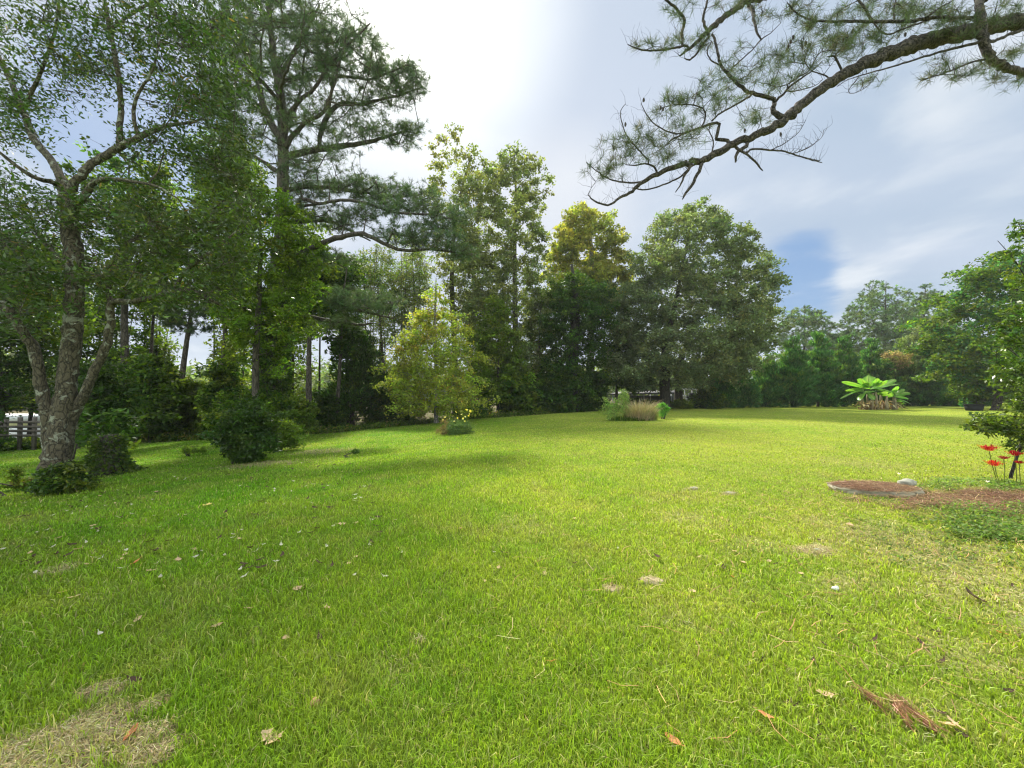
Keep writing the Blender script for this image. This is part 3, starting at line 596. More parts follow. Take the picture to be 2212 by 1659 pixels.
PB = [(500, 60, 60, 80, .6, 2, 22), (480, 230, 60, 90, .6, 2, 20), (520, 200, 90, 90, .3, 2.5, 24), (560, 10, 130, 60, .3, 3, 30), (680, 130, 90, 80, .2, 3, 24), (600, -60, 190, 90, 0, 4.5, 60), (560, 60, 130, 70, 0, 4, 40), (690, 60, 110, 60, -.3, 3.5, 46), (760, 110, 90, 60, -.3, 3, 34), (830, 165, 80, 50, .5, 2.2, 34), (885, 180, 42, 50, .8, 1.4, 20), (640, 150, 110, 60, 0, 3.5, 40),
      (790, 225, 100, 36, .7, 2, 22), (780, 280, 100, 30, 1.1, 2, 22), (870, 290, 50, 38, 1.4, 1.2, 20), (700, 340, 80, 40, .5, 3, 18), (660, 250, 80, 50, 0, 3.2, 18), (560, 260, 100, 80, .5, 3.5, 26), (500, 120, 80, 90, .5, 2.6, 24),
      (700, 400, 90, 30, .8, 1.7, 24), (800, 405, 90, 32, 1.2, 1.6, 30), (880, 430, 80, 34, .6, 1.5, 30), (960, 462, 60, 40, -.8, 1.3, 26), (820, 455, 90, 26, -.9, 1.3, 18), (720, 470, 80, 34, 0, 1.6, 22), (940, 515, 80, 26, -1.8, 1.2, 24), (1000, 545, 36, 16, -2, .8, 10),
      (860, 500, 60, 26, -1.9, 1.2, 12), (650, 440, 40, 30, -.3, 1.5, 10), (790, 655, 80, 24, -1.5, 1, 30), (740, 640, 50, 20, -1.3, 1, 14), (720, 700, 60, 14, -.9, .9, 8), (520, 300, 70, 60, 1, 2, 16), (700, 560, 80, 26, -1, 1.5, 12), (640, 360, 60, 50, 0, 3, 10)]
PT = [PT[0]] + [[(q[0], q[1], q[2] * PTW, *q[3:]) for q in l] for l in PT[1:]]; PT[0] = [(q[0], q[1], q[2] * (1 if q[1] > 500 else .74), *q[3:]) for q in PT[0]]
traced('pine_tree', 'tallest pine in the treeline, spreading twisted limbs beside open sky', 'pine tree', DP, PT, PB, 22, bark=BARK, base=GD(588, DP), needle=True,
       cols=C_PINE, fill=2.8, per=5, rad=0.44, rtip=0.011, step=0.45, okz=3, tuft=dict(n=17, L=0.23, w=0.0105, lift=.7, spread=.7), seg=.3, knots=.8)

# ------------------------------------------------------------------ pine limb reaching in overhead from the right
DN = 5.4
def z3(l): return [(1207 + q[0] * .3307, q[1] * .3307, *q[2:]) for q in l]
def z4(l): return [(1700.7 + q[0] * .3068, q[1] * .3068, *q[2:]) for q in l]
NT_ = [
 [(2900, 900, 95, .6), (2890, 500, 85, .6), (2870, 150, 80, .6), (2850, -250, 70, .6), (2840, -700, 50, .6), (2835, -1100, 20, .6)],
 [(2860, 260, 60, .6), (2640, 130, 42, .5), (2400, 50, 28, .3), (2211, 44, 24, 0), (2100, 68, 23), (2007, 88, 22), (1930, 112, 20), (1885, 130, 18), (1854, 145, 16), (1808, 168, 14.5), (1756, 205, 13), (1703, 251, 11.5), (1653, 284, 9.8), (1600, 303, 8.6), (1554, 327, 8.5), (1515, 347, 7.5), (1488, 351, 6.5), (1438, 367, 5.5), (1392, 390, 4.6), (1366, 413, 3.6), (1339, 427, 2.8), (1313, 443, 2.2), (1283, 433, 1.6), (1270, 420, 1)],
 z3([(1450, 775, 8), (1405, 730, 6.5), (1408, 670, 5.5), (1380, 640, 5), (1270, 610, 4.6), (1200, 570, 4.2), (1120, 500, 3.8), (1060, 430, 3.3), (1040, 350, 3), (1020, 260, 2.8), (1000, 225, 2.6)]),
 z3([(1410, 665, 3.5), (1470, 610, 3), (1530, 550, 2.6), (1600, 500, 2.3), (1659, 460, 1.8), (1720, 400, 1.3)]),
 z3([(1270, 620, 2.6), (1180, 670, 2.4), (1110, 710, 2.2), (1040, 750, 2), (1000, 790, 2)]),
 z3([(1062, 445, 2), (1100, 470, 1.8), (1180, 400, 1.6), (1260, 330, 1.4), (1320, 260, 1.5), (1380, 220, 1), (1450, 150, .7)]),
 z3([(1060, 425, 1.8), (1010, 405, 1.6), (985, 380, 1.5), (970, 330, 1.3), (1000, 270, 1.2)]),
 [(2600, 110, 30, .5), (2250, -70, 20, .8), (1900, -60, 14, .9), (1740, -30, 10, .8)] + z3([(1240, 0, 7.5, .6), (1180, 40, 7, .5), (1080, 110, 6.5, .4), (990, 190, 6, .3), (950, 230, 5, .3), (850, 320, 3.5, .3), (790, 365, 1.5, .3)]),
 z3([(850, 318, 2.6, .3), (820, 300, 2.6, .3), (720, 320, 2.2, .2), (600, 330, 1.9, .1), (520, 320, 1.6, 0), (450, 290, .9, 0)]),
 z3([(815, 310, 3, .3), (805, 280, 3, .3), (810, 200, 3.6, .3), (820, 130, 3.4, .2), (770, 60, 3, .2), (700, 0, 2.4, .1), (640, -60, 1.6, .1)]),
 z3([(990, 230, 3, .3), (930, 300, 2.6, .2), (900, 350, 2.4, .2), (855, 392, 2, .2), (820, 380, 1, .2)]),
 z3([(1240, 20, 5, .6), (1272, 80, 4.6, .5), (1275, 130, 3.6, .4), (1300, 220, 2.6, .3), (1325, 262, 1.6, .3)]),
 z3([(965, 200, 3, .3), (945, 150, 3.4, .3), (950, 90, 3, .3), (970, 0, 2.6, .3), (975, -80, 2, .3)]),
 z3([(1120, 930, 4.5), (1080, 912, 4.2), (1030, 910, 4), (1035, 860, 4), (1050, 812, 3.6), (1000, 806, 3), (930, 832, 2.8), (820, 872, 2.4), (740, 912, 2), (700, 950, 1)]),
 z3([(935, 828, 2.2), (955, 780, 2), (950, 720, 1.8), (900, 690, 1.5), (780, 682, 1.2), (690, 700, .9)]),
 z3([(822, 872, 1.8), (740, 870, 1.6), (640, 820, 1.4), (590, 770, 1.2), (560, 720, 1), (540, 680, .7)]),
 z3([(940, 1050, 5), (925, 1100, 4.2), (870, 1205, 3.6), (828, 1262, 2.8), (808, 1302, 1.2)]),
 z3([(880, 1062, 4.5, -.1), (830, 1130, 3, -.1), (800, 1200, 2, -.1), (762, 1256, 1, -.1)]),
 z3([(1150, 955, 4), (1200, 990, 3), (1250, 1022, 2.6), (1300, 1075, 2.2), (1333, 1115, 1.3)]),
 z3([(1250, 945, 4.5), (1190, 975, 4.6), (1160, 1005, 4), (1155, 1060, 2)]),
 z3([(1220, 1000, 2.6), (1270, 972, 2.4), (1380, 980, 2.2), (1480, 990, 2), (1570, 1020, 1.7), (1659, 1046, 1.5), (1720, 1062, 1)]),
 z3([(1385, 980, 1.3), (1450, 950, 1.2), (1500, 920, 1), (1570, 860, .8), (1615, 782, .5)]),
 z3([(1530, 1005, 1), (1600, 980, .9), (1659, 950, .7), (1690, 915, .5)]),
 z3([(645, 1125, 2.4), (622, 1092, 2.2), (560, 1070, 1.8), (500, 1080, 1.4), (440, 1076, .9)]),
 z3([(560, 1180, 2.2), (490, 1195, 2), (420, 1190, 1.8), (330, 1170, 1.5), (240, 1112, 1.1), (180, 1060, .8)]),
 z3([(885, 1065, 2.4, .1), (800, 1150, 2, .1), (700, 1200, 1.8, .1), (570, 1240, 1.6, .1), (480, 1228, 1.5, .1)]),
 z3([(600, 1060, 1.8), (550, 1010, 1.6), (480, 930, 1.5), (440, 880, 1.3), (410, 790, 1.1), (405, 720, .9), (435, 680, .6)]),
 z3([(1000, 1000, 2), (1010, 920, 1.4), (980, 850, 1.3), (1000, 800, 1.2)]),
 [(2360, -420, 34, .2), (2150, -60, 30, -.1)] + z4([(1360, 0, 12, -.2), (1360, 130, 13, -.3), (1372, 250, 13, -.3), (1420, 370, 12.5, -.3), (1500, 460, 12, -.2), (1663, 520, 11, 0), (1800, 540, 9, .2), (2000, 600, 6, .5)]),
 z4([(1350, 110, 6, -.3), (1290, 125, 5.5, -.3), (1050, 125, 5, -.2), (850, 150, 4.6, -.1), (600, 152, 4.4, 0), (450, 150, 3.6, 0), (250, 150, 2.8, .1), (90, 112, 2, .1), (0, 20, 1.3, .1)]),
 z4([(1365, 290, 5.5, -.3), (1300, 310, 4.5, -.3), (1100, 360, 3.6, -.2), (900, 420, 2.8, -.1), (700, 480, 2.2, -.1), (560, 520, 1.6, 0), (430, 560, 1, 0), (350, 610, .7, 0)]),
 z4([(1375, 300, 6, -.3), (1450, 290, 5, -.2), (1560, 245, 5, -.1), (1663, 210, 5, 0), (1800, 170, 4, .2)]),
 z4([(1470, 410, 4, -.3), (1300, 440, 3, -.3), (1120, 510, 2.4, -.3), (940, 567, 1.2, -.3)]),
 z4([(600, 152, 3.6), (550, 70, 3.2), (500, 0, 2.8), (470, -60, 2)]), z4([(755, 150, 2.6), (750, 70, 2.4), (765, 0, 2)]),
 z4([(970, 135, 2.6, -.2), (1080, 50, 2.2, -.2), (1170, 0, 1.8, -.2), (1230, -60, 1.2, -.2)]), z4([(600, 160, 2), (700, 240, 2.4), (850, 190, 2.4), (1000, 140, 2.4)]),
 z4([(350, 440, 3), (330, 395, 2.4), (280, 400, 1.2)]), z4([(340, 450, 2.2), (345, 380, 2), (400, 330, 1.6), (490, 240, 1), (540, 190, .7)]), z4([(300, 540, 2), (230, 520, 1.6), (160, 490, 1.4), (120, 420, 1.1), (100, 280, .7)]),
 z4([(-20, 610, 2), (80, 540, 1.8), (160, 490, 1.7), (230, 370, 1.2), (370, 350, .9), (450, 300, .6)]),
 z4([(0, 648, 1.6), (100, 632, 1.3), (200, 600, 1), (250, 560, .6)]),
 z4([(500, 545, 1.4), (430, 640, 1), (470, 655, .9), (560, 610, .8), (640, 520, .5)]),
 z4([(0, 1075, 1.5), (110, 1105, 1.2), (230, 1132, .8)]), z4([(40, 1085, .9), (150, 1035, .8), (240, 970, .6), (255, 915, .4)]),
]
NBL = [(1500, 85, 50, 30, .2, .25, 16), (1420, 100, 60, 16, .1, .2, 10), (1560, 190, 70, 40, 0, .35, 26), (1600, 130, 70, 40, .2, .4, 14), (1510, 215, 70, 34, 0, .3, 22), (1440, 230, 50, 40, 0, .3, 16), (1400, 300, 60, 34, 0, .3, 24), (1340, 325, 50, 36, 0, .25, 20),
       (1310, 365, 44, 30, 0, .25, 16), (1480, 290, 60, 30, 0, .3, 20), (1440, 340, 60, 18, 0, .3, 14), (1660, 150, 60, 40, 0, .3, 18), (1720, 130, 50, 50, 0, .3, 24), (1700, 185, 50, 14, 0, .25, 8), (1620, 250, 70, 20, 0, .3, 12), (1790, 80, 90, 60, .1, .5, 46), (1900, 40, 110, 50, .2, .6, 60),
       (1840, 95, 80, 28, 0, .4, 26), (2000, 30, 100, 40, .1, .6, 44), (1720, 30, 60, 40, .2, .4, 22), (2080, 60, 80, 36, -.2, .5, 30), (2030, 150, 50, 28, -.2, .3, 12), (2110, 150, 50, 28, -.3, .3, 12), (2180, 30, 50, 30, 0, .5, 20), (2190, 110, 40, 28, 0, .4, 8), (2170, 170, 40, 14, -.2, .3, 8), (1880, 175, 40, 12, 0, .2, 5),
       (2300, 60, 120, 90, .3, .8, 30), (1480, 20, 50, 30, .2, .3, 10), (1600, 20, 70, 30, .4, .4, 18), (2300, -150, 500, 120, .8, 1.6, 50)]
bn = GD(2890, DN + .6)
near_pine, nsk = traced('overhanging_pine', 'pine whose long rough limb hangs over the lawn at upper right', 'pine tree', DN, NT_, NBL, 23, bark=BARK_PINE, base=bn, needle=True,
       cols=[(0.07, 0.10, 0.055, 3), (0.09, 0.12, 0.065, 2), (0.12, 0.11, 0.07, 1)], per=2, rad=0.11, rtip=0.0026, step=0.09, okz=-1, tuft=dict(n=20, L=0.12, w=0.0027, lift=.9, spread=.75), seg=.06, rough=.014, jit=.12, sag=-.12, knots=.8)
# bare side twigs and cones on the limb
rng = np.random.default_rng(31); g = Geo(); A, B_, ra, rb = [], [], [], []
cand = [i for i in range(len(nsk.p)) if 0.002 < nsk.r[i] < 0.02 and nsk.par[i] >= 0]
for i in rng.choice(cand, 1700):
    p0 = nsk.p[i]; dr = unit(rng.normal(size=3) * [1, .8, .5] + [-.25, 0, .9]); r0 = 0.0023
    for s_ in range(5):
        p1 = p0 + dr * rng.uniform(.03, .06); A.append(p0); B_.append(p1); ra.append(r0); rb.append(r0 * .8); r0 *= .8; p0 = p1; dr = unit(dr + rng.normal(size=3) * .25 + [0, 0, .15])
cones(g, np.array(A), np.array(B_), np.array(ra), np.array(rb), 4); g.obj('twigs', BARK_DARK, near_pine)
CONE = plain('pine cone', (0.10, 0.07, 0.05), 0.8, 30, .4)
def cone_geo(c, s, rng):
    g = Geo(); n = 46
    for k in range(n):
        f = k / n; th = k * 2.4; rr = s * (0.42 * math.sin(math.pi * (0.12 + .8 * f)) + .04); z = s * (f - .5) * 1.5
        o = np.array([math.cos(th), math.sin(th), 0]); tn = np.array([-math.sin(th), math.cos(th), 0]); b = c + o * rr * .3 + [0, 0, z]; tpp = c + o * rr + [0, 0, z - s * .16]
        g.add([b - tn * s * .1, b + tn * s * .1, tpp + tn * s * .09, tpp - tn * s * .09, tpp + [0, 0, -s * .07]], [[0, 1, 2, 3]], [[3, 2, 4]])
    return g
for (a, b) in z3([(435, 810), (555, 650), (680, 710), (665, 700), (1215, 850), (1500, 300), (1515, 270), (1530, 240), (1640, 290), (1450, 875), (1490, 325)]) + z4([(130, 300), (150, 320), (460, 215), (830, 240), (395, 275)]):
    cone_geo(P(a, b, DN), 0.04, rng).obj('pine_cone', CONE, near_pine)

# ------------------------------------------------------------------ trees of the treeline
WG = 'woodland trees along the far edge of the lawn'
def at_base(px, py): return G(px, py)[1]
tree('poplar_tree', 'slender olive poplar with two thin leading tops, right of the tallest pine', 'tree', (983, 892), 40,
     [(290, 938, 968), (325, 918, 1048), (380, 903, 1074), (440, 905, 1076), (500, 920, 1076), (560, 930, 1074), (640, 930, 1064), (720, 930, 1064)], 115, (0.26, 0.19), C_OLIVE, 41,
     trunk=[(985, 895, 7), (982, 760, 6), (976, 600, 5), (984, 480, 3.5), (1000, 400, 2.2), (1018, 335, 1.5)], per=5, lper=9, rad=.75, lrad=.38, bark=BARK, attach=.3, flat=.7)
tree('poplar_tree', 'tallest olive green poplar with an open ragged top near the centre', 'tree', (1120, 893), 38,
     [(320, 1086, 1130), (345, 1058, 1155), (380, 1030, 1192), (440, 994, 1198), (500, 976, 1186), (560, 975, 1172), (640, 970, 1196), (720, 970, 1205), (800, 1000, 1190), (845, 1015, 1185)], 400, (0.24, 0.17), C_OLIVE[:2] + C_OAK[1:], 42,
     trunk=[(1118, 896, 9), (1115, 780, 7.5), (1112, 640, 5.5), (1112, 500, 3.8), (1114, 400, 2.2), (1110, 330, 1.5)], per=6, lper=10, rad=.75, lrad=.38, attach=.15)
tree('sycamore_tree', 'yellow green tree with pale upper branches between the poplar and the oak', 'tree', (1278, 885), 45,
     [(437, 1242, 1285), (465, 1212, 1318), (500, 1184, 1345), (545, 1175, 1368), (600, 1175, 1372), (670, 1185, 1370)], 270, (0.32, 0.24), C_YEL, 43,
     trunk=[(1278, 885, 9), (1276, 700, 7), (1278, 560, 5), (1268, 445, 1.5)], per=6, lper=9, rad=.8, lrad=.42, bark=BARK_PALE, attach=.4)
tree('ivy_covered_tree', 'dark ivy covered tree standing in front of the yellow green sycamore', 'tree', (1235, 890), 36,
     [(590, 1215, 1290), (630, 1175, 1325), (680, 1165, 1345), (750, 1165, 1320), (820, 1165, 1300), (880, 1160, 1305)], 300, (0.2, 0.15), C_DARK, 44,
     trunk=[(1235, 892, 14), (1235, 780, 13), (1242, 700, 11), (1240, 620, 6), (1235, 570, 2)], per=6, lper=10, rad=.7, lrad=.35, bark=BARK_DARK, attach=.02)
oak_rows = [(432, 1478, 1525), (455, 1430, 1562), (500, 1388, 1598), (550, 1365, 1652), (600, 1348, 1662), (660, 1325, 1658), (720, 1305, 1650), (780, 1300, 1648), (815, 1312, 1610), (838, 1345, 1540)]
tree('oak_tree', 'broad rounded grey green oak right of centre with two dark trunks beneath', 'tree', (1436, 884), 37, oak_rows, 800, (0.23, 0.15), C_OAK, 45,
     trunk=[(1436, 886, 11.5), (1436, 800, 11), (1440, 740, 7), (1462, 640, 4.5), (1485, 520, 2.5), (1498, 445, 2)], per=7, lper=9, rad=.75, lrad=.36, attach=.18, bark=BARK_DARK, edge=.3)
tree('oak_tree', 'smaller oak with a brown trunk behind the broad oak, leaves showing at its right', 'tree', (1467, 880), 41,
     [(640, 1640, 1690), (680, 1600, 1692), (730, 1540, 1680), (780, 1500, 1650), (820, 1480, 1600)], 110, (0.23, 0.16), C_OAK, 46,
     trunk=[(1467, 882, 9), (1467, 800, 8.5), (1490, 740, 4), (1570, 715, 2.5), (1650, 675, 1)], per=6, lper=9, rad=.7, lrad=.36, attach=.2, flat=.5)
tree('birch_tree', 'young yellow green tree with low branches in front of the woods, flowers beside it', 'tree', (942, 914), at_base(942, 914),
     [(592, 930, 955), (640, 900, 985), (700, 868, 1010), (760, 825, 1042), (820, 808, 1062), (870, 828, 1068), (898, 865, 1052)], 270, (0.19, 0.12), C_LIME, 47,
     trunk=[(942, 916, 4.5), (942, 820, 4), (940, 700, 2.8), (942, 600, 1)], per=6, lper=8, rad=.7, lrad=.3, attach=.1, bark=BARK_PALE, low=.55, edge=.45)
# trees around and behind the tallest pine
tree('leafy_tree', 'fresh green broadleaf tree wrapped around the lower trunk of the tallest pine', 'tree', (552, 960), 16.5,
     [(330, 470, 540), (400, 455, 600), (460, 450, 665), (540, 448, 700), (620, 450, 705), (700, 480, 690), (750, 500, 640), (800, 520, 630)], 210, (0.15, 0.075), C_MID + [(0.10, 0.17, .02, 2)], 48,
     trunk=[(556, 962, 9), (552, 800, 8), (560, 620, 6), (560, 480, 4), (520, 350, 1.5)], per=7, lper=9, rad=.42, lrad=.2, attach=.25)
tree('leafy_tree', 'green broadleaf tree behind the tallest pine filling the gap left of its trunk', 'tree', (470, 940), 24,
     [(290, 440, 560), (380, 420, 560), (460, 400, 560), (560, 380, 560), (640, 400, 540), (680, 440, 520)], 120, (0.2, 0.12), C_MID, 49, tw=.14, per=6, lper=9, rad=.6, lrad=.3, attach=.3)
def bg(px, D, tw, rows, n, cols, seed, label, nm='woodland_tree', lean=0, bark=BARK, leaf=(.24, .15), per=5, lper=9, **kw):
    top = rows[0]; b = GD(px, D); tx = (top[1] + top[2]) / 2
    tr_ = [(px, 0, 0)]
    base = b; T = P(tx, top[0], D); m = base * .5 + T * .5; m[0] = base[0] + (T[0] - base[0]) * .5 + lean
    rr = tw / 2
    rt = tree(nm, label, 'tree', (px, 900), D, rows, n, leaf, cols, seed, tw=rr, per=per, lper=lper, rad=kw.pop('rad', .65), lrad=kw.pop('lrad', .34), bark=bark, group=WG, **kw)
    return rt
bg(275, 24, .52, [(330, 200, 360), (430, 180, 380), (520, 185, 400), (600, 210, 390), (660, 230, 380)], 110, C_DARK + C_MID, 60, 'stout dark trunk just right of the blotched tree, bare up to the horizontal limb', attach=.45)
bg(320, 27, .26, [(430, 300, 420), (520, 290, 430), (620, 290, 420), (700, 300, 380)], 60, C_MID, 61, 'slim woodland tree between the stout dark trunk and the leaning pine', attach=.4)
tree('woodland_pine', 'small dark crowned pine with a bare trunk leaning right, sky behind it', 'pine tree', (376, 918), 25, [(610, 350, 450), (650, 335, 478), (690, 345, 480), (720, 370, 450)], 70, (0.22, .02), C_PINE, 62,
     trunk=[(376, 930, 9), (385, 870, 8), (395, 800, 7), (403, 740, 6), (411, 690, 5), (416, 640, 2)], per=6, lper=18, rad=.5, kind='pine', attach=.75, group=WG)
bg(515, 24, .15, [(520, 480, 560), (600, 470, 560), (700, 480, 550), (760, 490, 545)], 70, C_MID, 63, 'thin stemmed tree left of the ivy wrapped pine trunk', attach=.4, leaf=(.2, .13))
bg(618, 26, .24, [(480, 600, 700), (580, 590, 720), (680, 600, 700), (740, 600, 680)], 80, C_MID, 64, 'narrow dark trunk close behind the tallest pine on its right', attach=.4)
bg(668, 25, .42, [(540, 620, 740), (600, 610, 745), (660, 615, 740), (705, 630, 720)], 80, C_MID + C_DARK, 65, 'bare grey trunk standing in the bright gap right of the tallest pine', attach=.7, lean=-.1)
bg(727, 27, .30, [(560, 690, 800), (640, 690, 800), (700, 700, 790), (760, 705, 780)], 90, C_DARK, 66, 'dark trunk beside the dense evergreen, second trunk right of the tallest pine', attach=.5)
bg(98, 22, .2, [(500, 0, 160), (600, -20, 180), (700, 0, 180), (760, 30, 160)], 70, C_MID, 67, 'thin trunked tree seen through the fork of the blotched tree', attach=.4)
bg(200, 30, .3, [(560, 120, 300), (640, 110, 310), (720, 130, 300)], 60, C_MID, 68, 'background tree filling the gap beneath the right limb of the blotched tree', attach=.4)
bg(10, 21, .3, [(520, -120, 60), (640, -160, 80), (760, -160, 85), (850, -150, 84), (896, -140, 84)], 300, C_DARK, 69, 'dense dark tree overhanging the board fence at far left', attach=.2, leaf=(.18, .11), low=1.0)
tree('evergreen_tree', 'dense dark evergreen between two bare trunks and the yellow green tree', 'tree', (762, 925), 29, [(690, 735, 790), (740, 715, 815), (800, 705, 830), (870, 705, 845), (905, 705, 850)], 190, (0.2, 0.10), C_DARK, 70, tw=.16, per=6, lper=9, rad=.5, lrad=.28, attach=.05, kind='cedar')
# sparse tall stems right of the pine
for i, (px, D_, tx, ty, lab) in enumerate([(800, 34, 770, 540, 'sparse leaning sapling with almost bare stems nearest the tallest pine'), (842, 36, 812, 520, 'sparse thin stemmed tree, second behind the low pine limbs'), (872, 38, 868, 505, 'nearly bare upright stems left of the yellow green tree'), (905, 38, 890, 520, 'thin bare stems rising behind the yellow green tree'), (1052, 40, 1030, 560, 'thin trunked tree between the two poplars')]):
    tree('bare_tree', lab, 'tree', (px, 905), D_, [(ty, tx - 30, tx + 30), (ty + 60, tx - 45, tx + 50), (ty + 140, tx - 45, tx + 50), (ty + 230, tx - 30, tx + 45)], 84, (.17, .12), C_OLIVE + C_MID, 71 + i, tw=.09, per=4, lper=6, rad=.7, lrad=.4, attach=.25, multi=3, group=WG, bark=BARK)
tree('woodland_tree', 'mid green tree at the foot of the tall poplar', 'tree', (1075, 900), 34, [(640, 1040, 1110), (720, 1010, 1130), (800, 1000, 1140), (870, 1000, 1150)], 170, (.2, .14), C_MID, 77, tw=.12, per=6, lper=9, rad=.6, lrad=.33, attach=.15, group=WG)
tree('woodland_tree', 'olive green tree in the dark gap between the poplar and the ivy covered tree', 'tree', (1165, 895), 37, [(620, 1140, 1200), (700, 1120, 1210), (790, 1120, 1210), (870, 1125, 1215)], 130, (.2, .14), C_OLIVE[:1] + C_MID, 78, tw=.14, per=6, lper=9, rad=.6, lrad=.33, attach=.15, group=WG)
tree('woodland_tree', 'dark green tree closing the gap between the ivy covered tree and the broad oak', 'tree', (1330, 885), 40, [(640, 1300, 1370), (720, 1290, 1380), (790, 1290, 1390), (840, 1300, 1380)], 140, (.22, .15), C_DARK + C_MID, 79, tw=.16, per=6, lper=9, rad=.65, lrad=.33, attach=.15, group=WG)

# lower storey closing the view under the big crowns
for i, (px, D_, rows, n, cols, lab) in enumerate([
    (165, 26, [(600, 120, 230), (680, 90, 250), (760, 80, 260), (840, 90, 260)], 80, C_MID + C_DARK, 'understory tree directly behind the blotched trunk'),
    (245, 29, [(620, 220, 300), (700, 200, 320), (790, 200, 320), (860, 200, 310)], 80, C_DARK + C_MID, 'understory tree between the stout dark trunk and the blotched tree'),
    (345, 30, [(640, 310, 370), (720, 300, 378), (800, 290, 385), (870, 290, 390)], 70, C_MID, 'understory tree just left of the leaning pine'),
    (490, 28, [(600, 440, 520), (680, 440, 540), (760, 450, 540), (850, 440, 550)], 90, C_MID + C_LIME[:1], 'understory tree right of the leaning pine'),
    (635, 30, [(640, 600, 660), (720, 600, 668), (800, 600, 690), (880, 610, 690)], 50, C_MID, 'understory tree between the tallest pine and the bare grey trunk'),
    (820, 38, [(560, 775, 870), (640, 760, 890), (720, 750, 880), (800, 760, 870)], 110, C_OAK + C_MID, 'thin crowned tree behind the sparse leaning saplings'),
    (895, 42, [(540, 850, 930), (620, 840, 940), (700, 840, 930)], 90, C_OAK, 'thin crowned tree rising behind the top of the yellow green tree'),
    (1040, 42, [(540, 1010, 1075), (620, 1000, 1090), (720, 1000, 1090), (820, 1000, 1090)], 110, C_OLIVE + C_MID, 'olive tree filling the gap between the two poplars')]):
    tree('understory_tree', lab, 'tree', (px, 900), D_, rows, n, (.22, .14), cols, 400 + i, tw=.1, per=5, lper=7, rad=.75, lrad=.4, attach=.2, multi=2, group=WG)
for i, (px, tx, ty, D_, wd_, lab) in enumerate([(66, 60, 640, 24, .16, 'thin dark trunk left of the blotched trunk'), (300, 304, 600, 30, .15, 'thin dark trunk right of the stout dark trunk'), (345, 350, 620, 32, .14, 'thin dark trunk left of the leaning pine'), (455, 450, 600, 31, .13, 'slender pale trunk right of the leaning pine'), (500, 503, 560, 30, .14, 'slender trunk left of the tallest pine'),
    (690, 694, 620, 32, .16, 'thin dark trunk between the two bare trunks'), (752, 748, 600, 33, .18, 'thin dark trunk against the dense evergreen'), (790, 786, 580, 35, .14, 'slim trunk right of the dense evergreen'), (1085, 1083, 600, 39, .2, 'slim dark trunk left of the tall poplar'), (1150, 1152, 600, 40, .2, 'slim dark trunk right of the tall poplar'), (1205, 1200, 640, 38, .2, 'slim dark trunk left of the ivy covered tree')]):
    tree('slim_tree', lab, 'tree', (px, 900), D_, [(ty - 60, tx - 25, tx + 25), (ty, tx - 40, tx + 40), (ty + 60, tx - 35, tx + 35)], 20, (.2, .13), C_MID + C_DARK, 430 + i, tw=wd_ / 2 * 1.3, per=4, lper=6, rad=.8, lrad=.4, attach=.6, group=WG, bark=BARK_DARK)

# ------------------------------------------------------------------ right side
CED = 'cedars in the row behind the banana plants'
cedar_labels = ['shortest cedar at the left end of the row, under the oak', 'small cedar second from the left end of the row', 'cedar right of the oak with a blunt tip, third from the left end', 'tall dark cedar, fourth from the left end of the row', 'tallest dark green cedar, fifth from the left end of the row',
    'cedar just left of the banana plants', 'cedar directly behind the left side of the banana plants', 'yellowish cedar with bronze foliage in front, behind the banana plants', 'low spreading cedar just right of the banana plants', 'rounded cedar near the right end of the row', 'last low cedar beside the black tub']
for i, (px, ty, hw, D_, ylw) in enumerate([(1560, 785, 40, 41, 0), (1604, 800, 36, 41, 0), (1660, 762, 44, 42, 0), (1711, 722, 52, 42, 0), (1766, 712, 52, 43, 0), (1820, 722, 46, 44, 0), (1884, 725, 52, 46, 0), (1946, 730, 46, 47, 1), (2000, 775, 52, 46, 0), (2048, 785, 44, 47, 0), (2095, 800, 40, 46, 0)]):
    by = 850 + 1.5 / D_ * F0
    tree('cedar_tree', cedar_labels[i], 'cedar', (px, by), D_, [(ty, px - 4, px + 5), (ty + (by - ty) * .22, px - hw * .42, px + hw * .42), (ty + (by - ty) * .5, px - hw * .8, px + hw * .8), (ty + (by - ty) * .8, px - hw, px + hw), (by - 3, px - hw * .8, px + hw * .85)], 190, (0.34, 0.10),
         C_CEDAR if not ylw else [(0.12, 0.17, 0.04, 2), (0.08, 0.14, 0.04, 1)], 90 + i, tw=.13, per=7, lper=8, rad=.42, lrad=.26, attach=.02, kind='cedar', group=CED, edge=.45, bark=BARK, step=.6)
for i, (rows, D_, px, lab, n) in enumerate([([(660, 1712, 1765), (685, 1685, 1790), (720, 1668, 1805), (760, 1670, 1810)], 70, 1735, 'distant round topped pine right of the oak, above the cedars', 150),
                                       ([(603, 1893, 1935), (632, 1850, 1962), (675, 1820, 1975), (720, 1812, 1985), (770, 1830, 1980)], 66, 1905, 'tallest distant pine on the right side with open spreading top', 220),
                                       ([(610, 1978, 2020), (645, 1955, 2045), (700, 1945, 2060), (760, 1950, 2060)], 70, 1998, 'flat topped distant pine, rightmost above the cedars', 160), ([(712, 1790, 1830), (740, 1770, 1850), (780, 1760, 1860)], 72, 1812, 'low distant pine in the dip between the two taller ones', 80)]):
    tree('distant_pine', lab, 'pine tree', (px, 872), D_, rows, n, (0.42, .055), C_PINE + [(.12, .17, .06, 2)], 110 + i, tw=.3, per=7, lper=16, rad=1.15, kind='pine', dim=1.5, attach=.4, step=.8, rtip=.02)
tree('woodland_tree', 'soft olive tree behind the bronze shrub, below the distant pines', 'tree', (2020, 872), 54, [(690, 1985, 2060), (730, 1960, 2080), (790, 1950, 2090), (840, 1950, 2090)], 150, (.34, .2), C_OAK, 115, tw=.2, per=6, lper=9, rad=.9, lrad=.5, attach=.1)
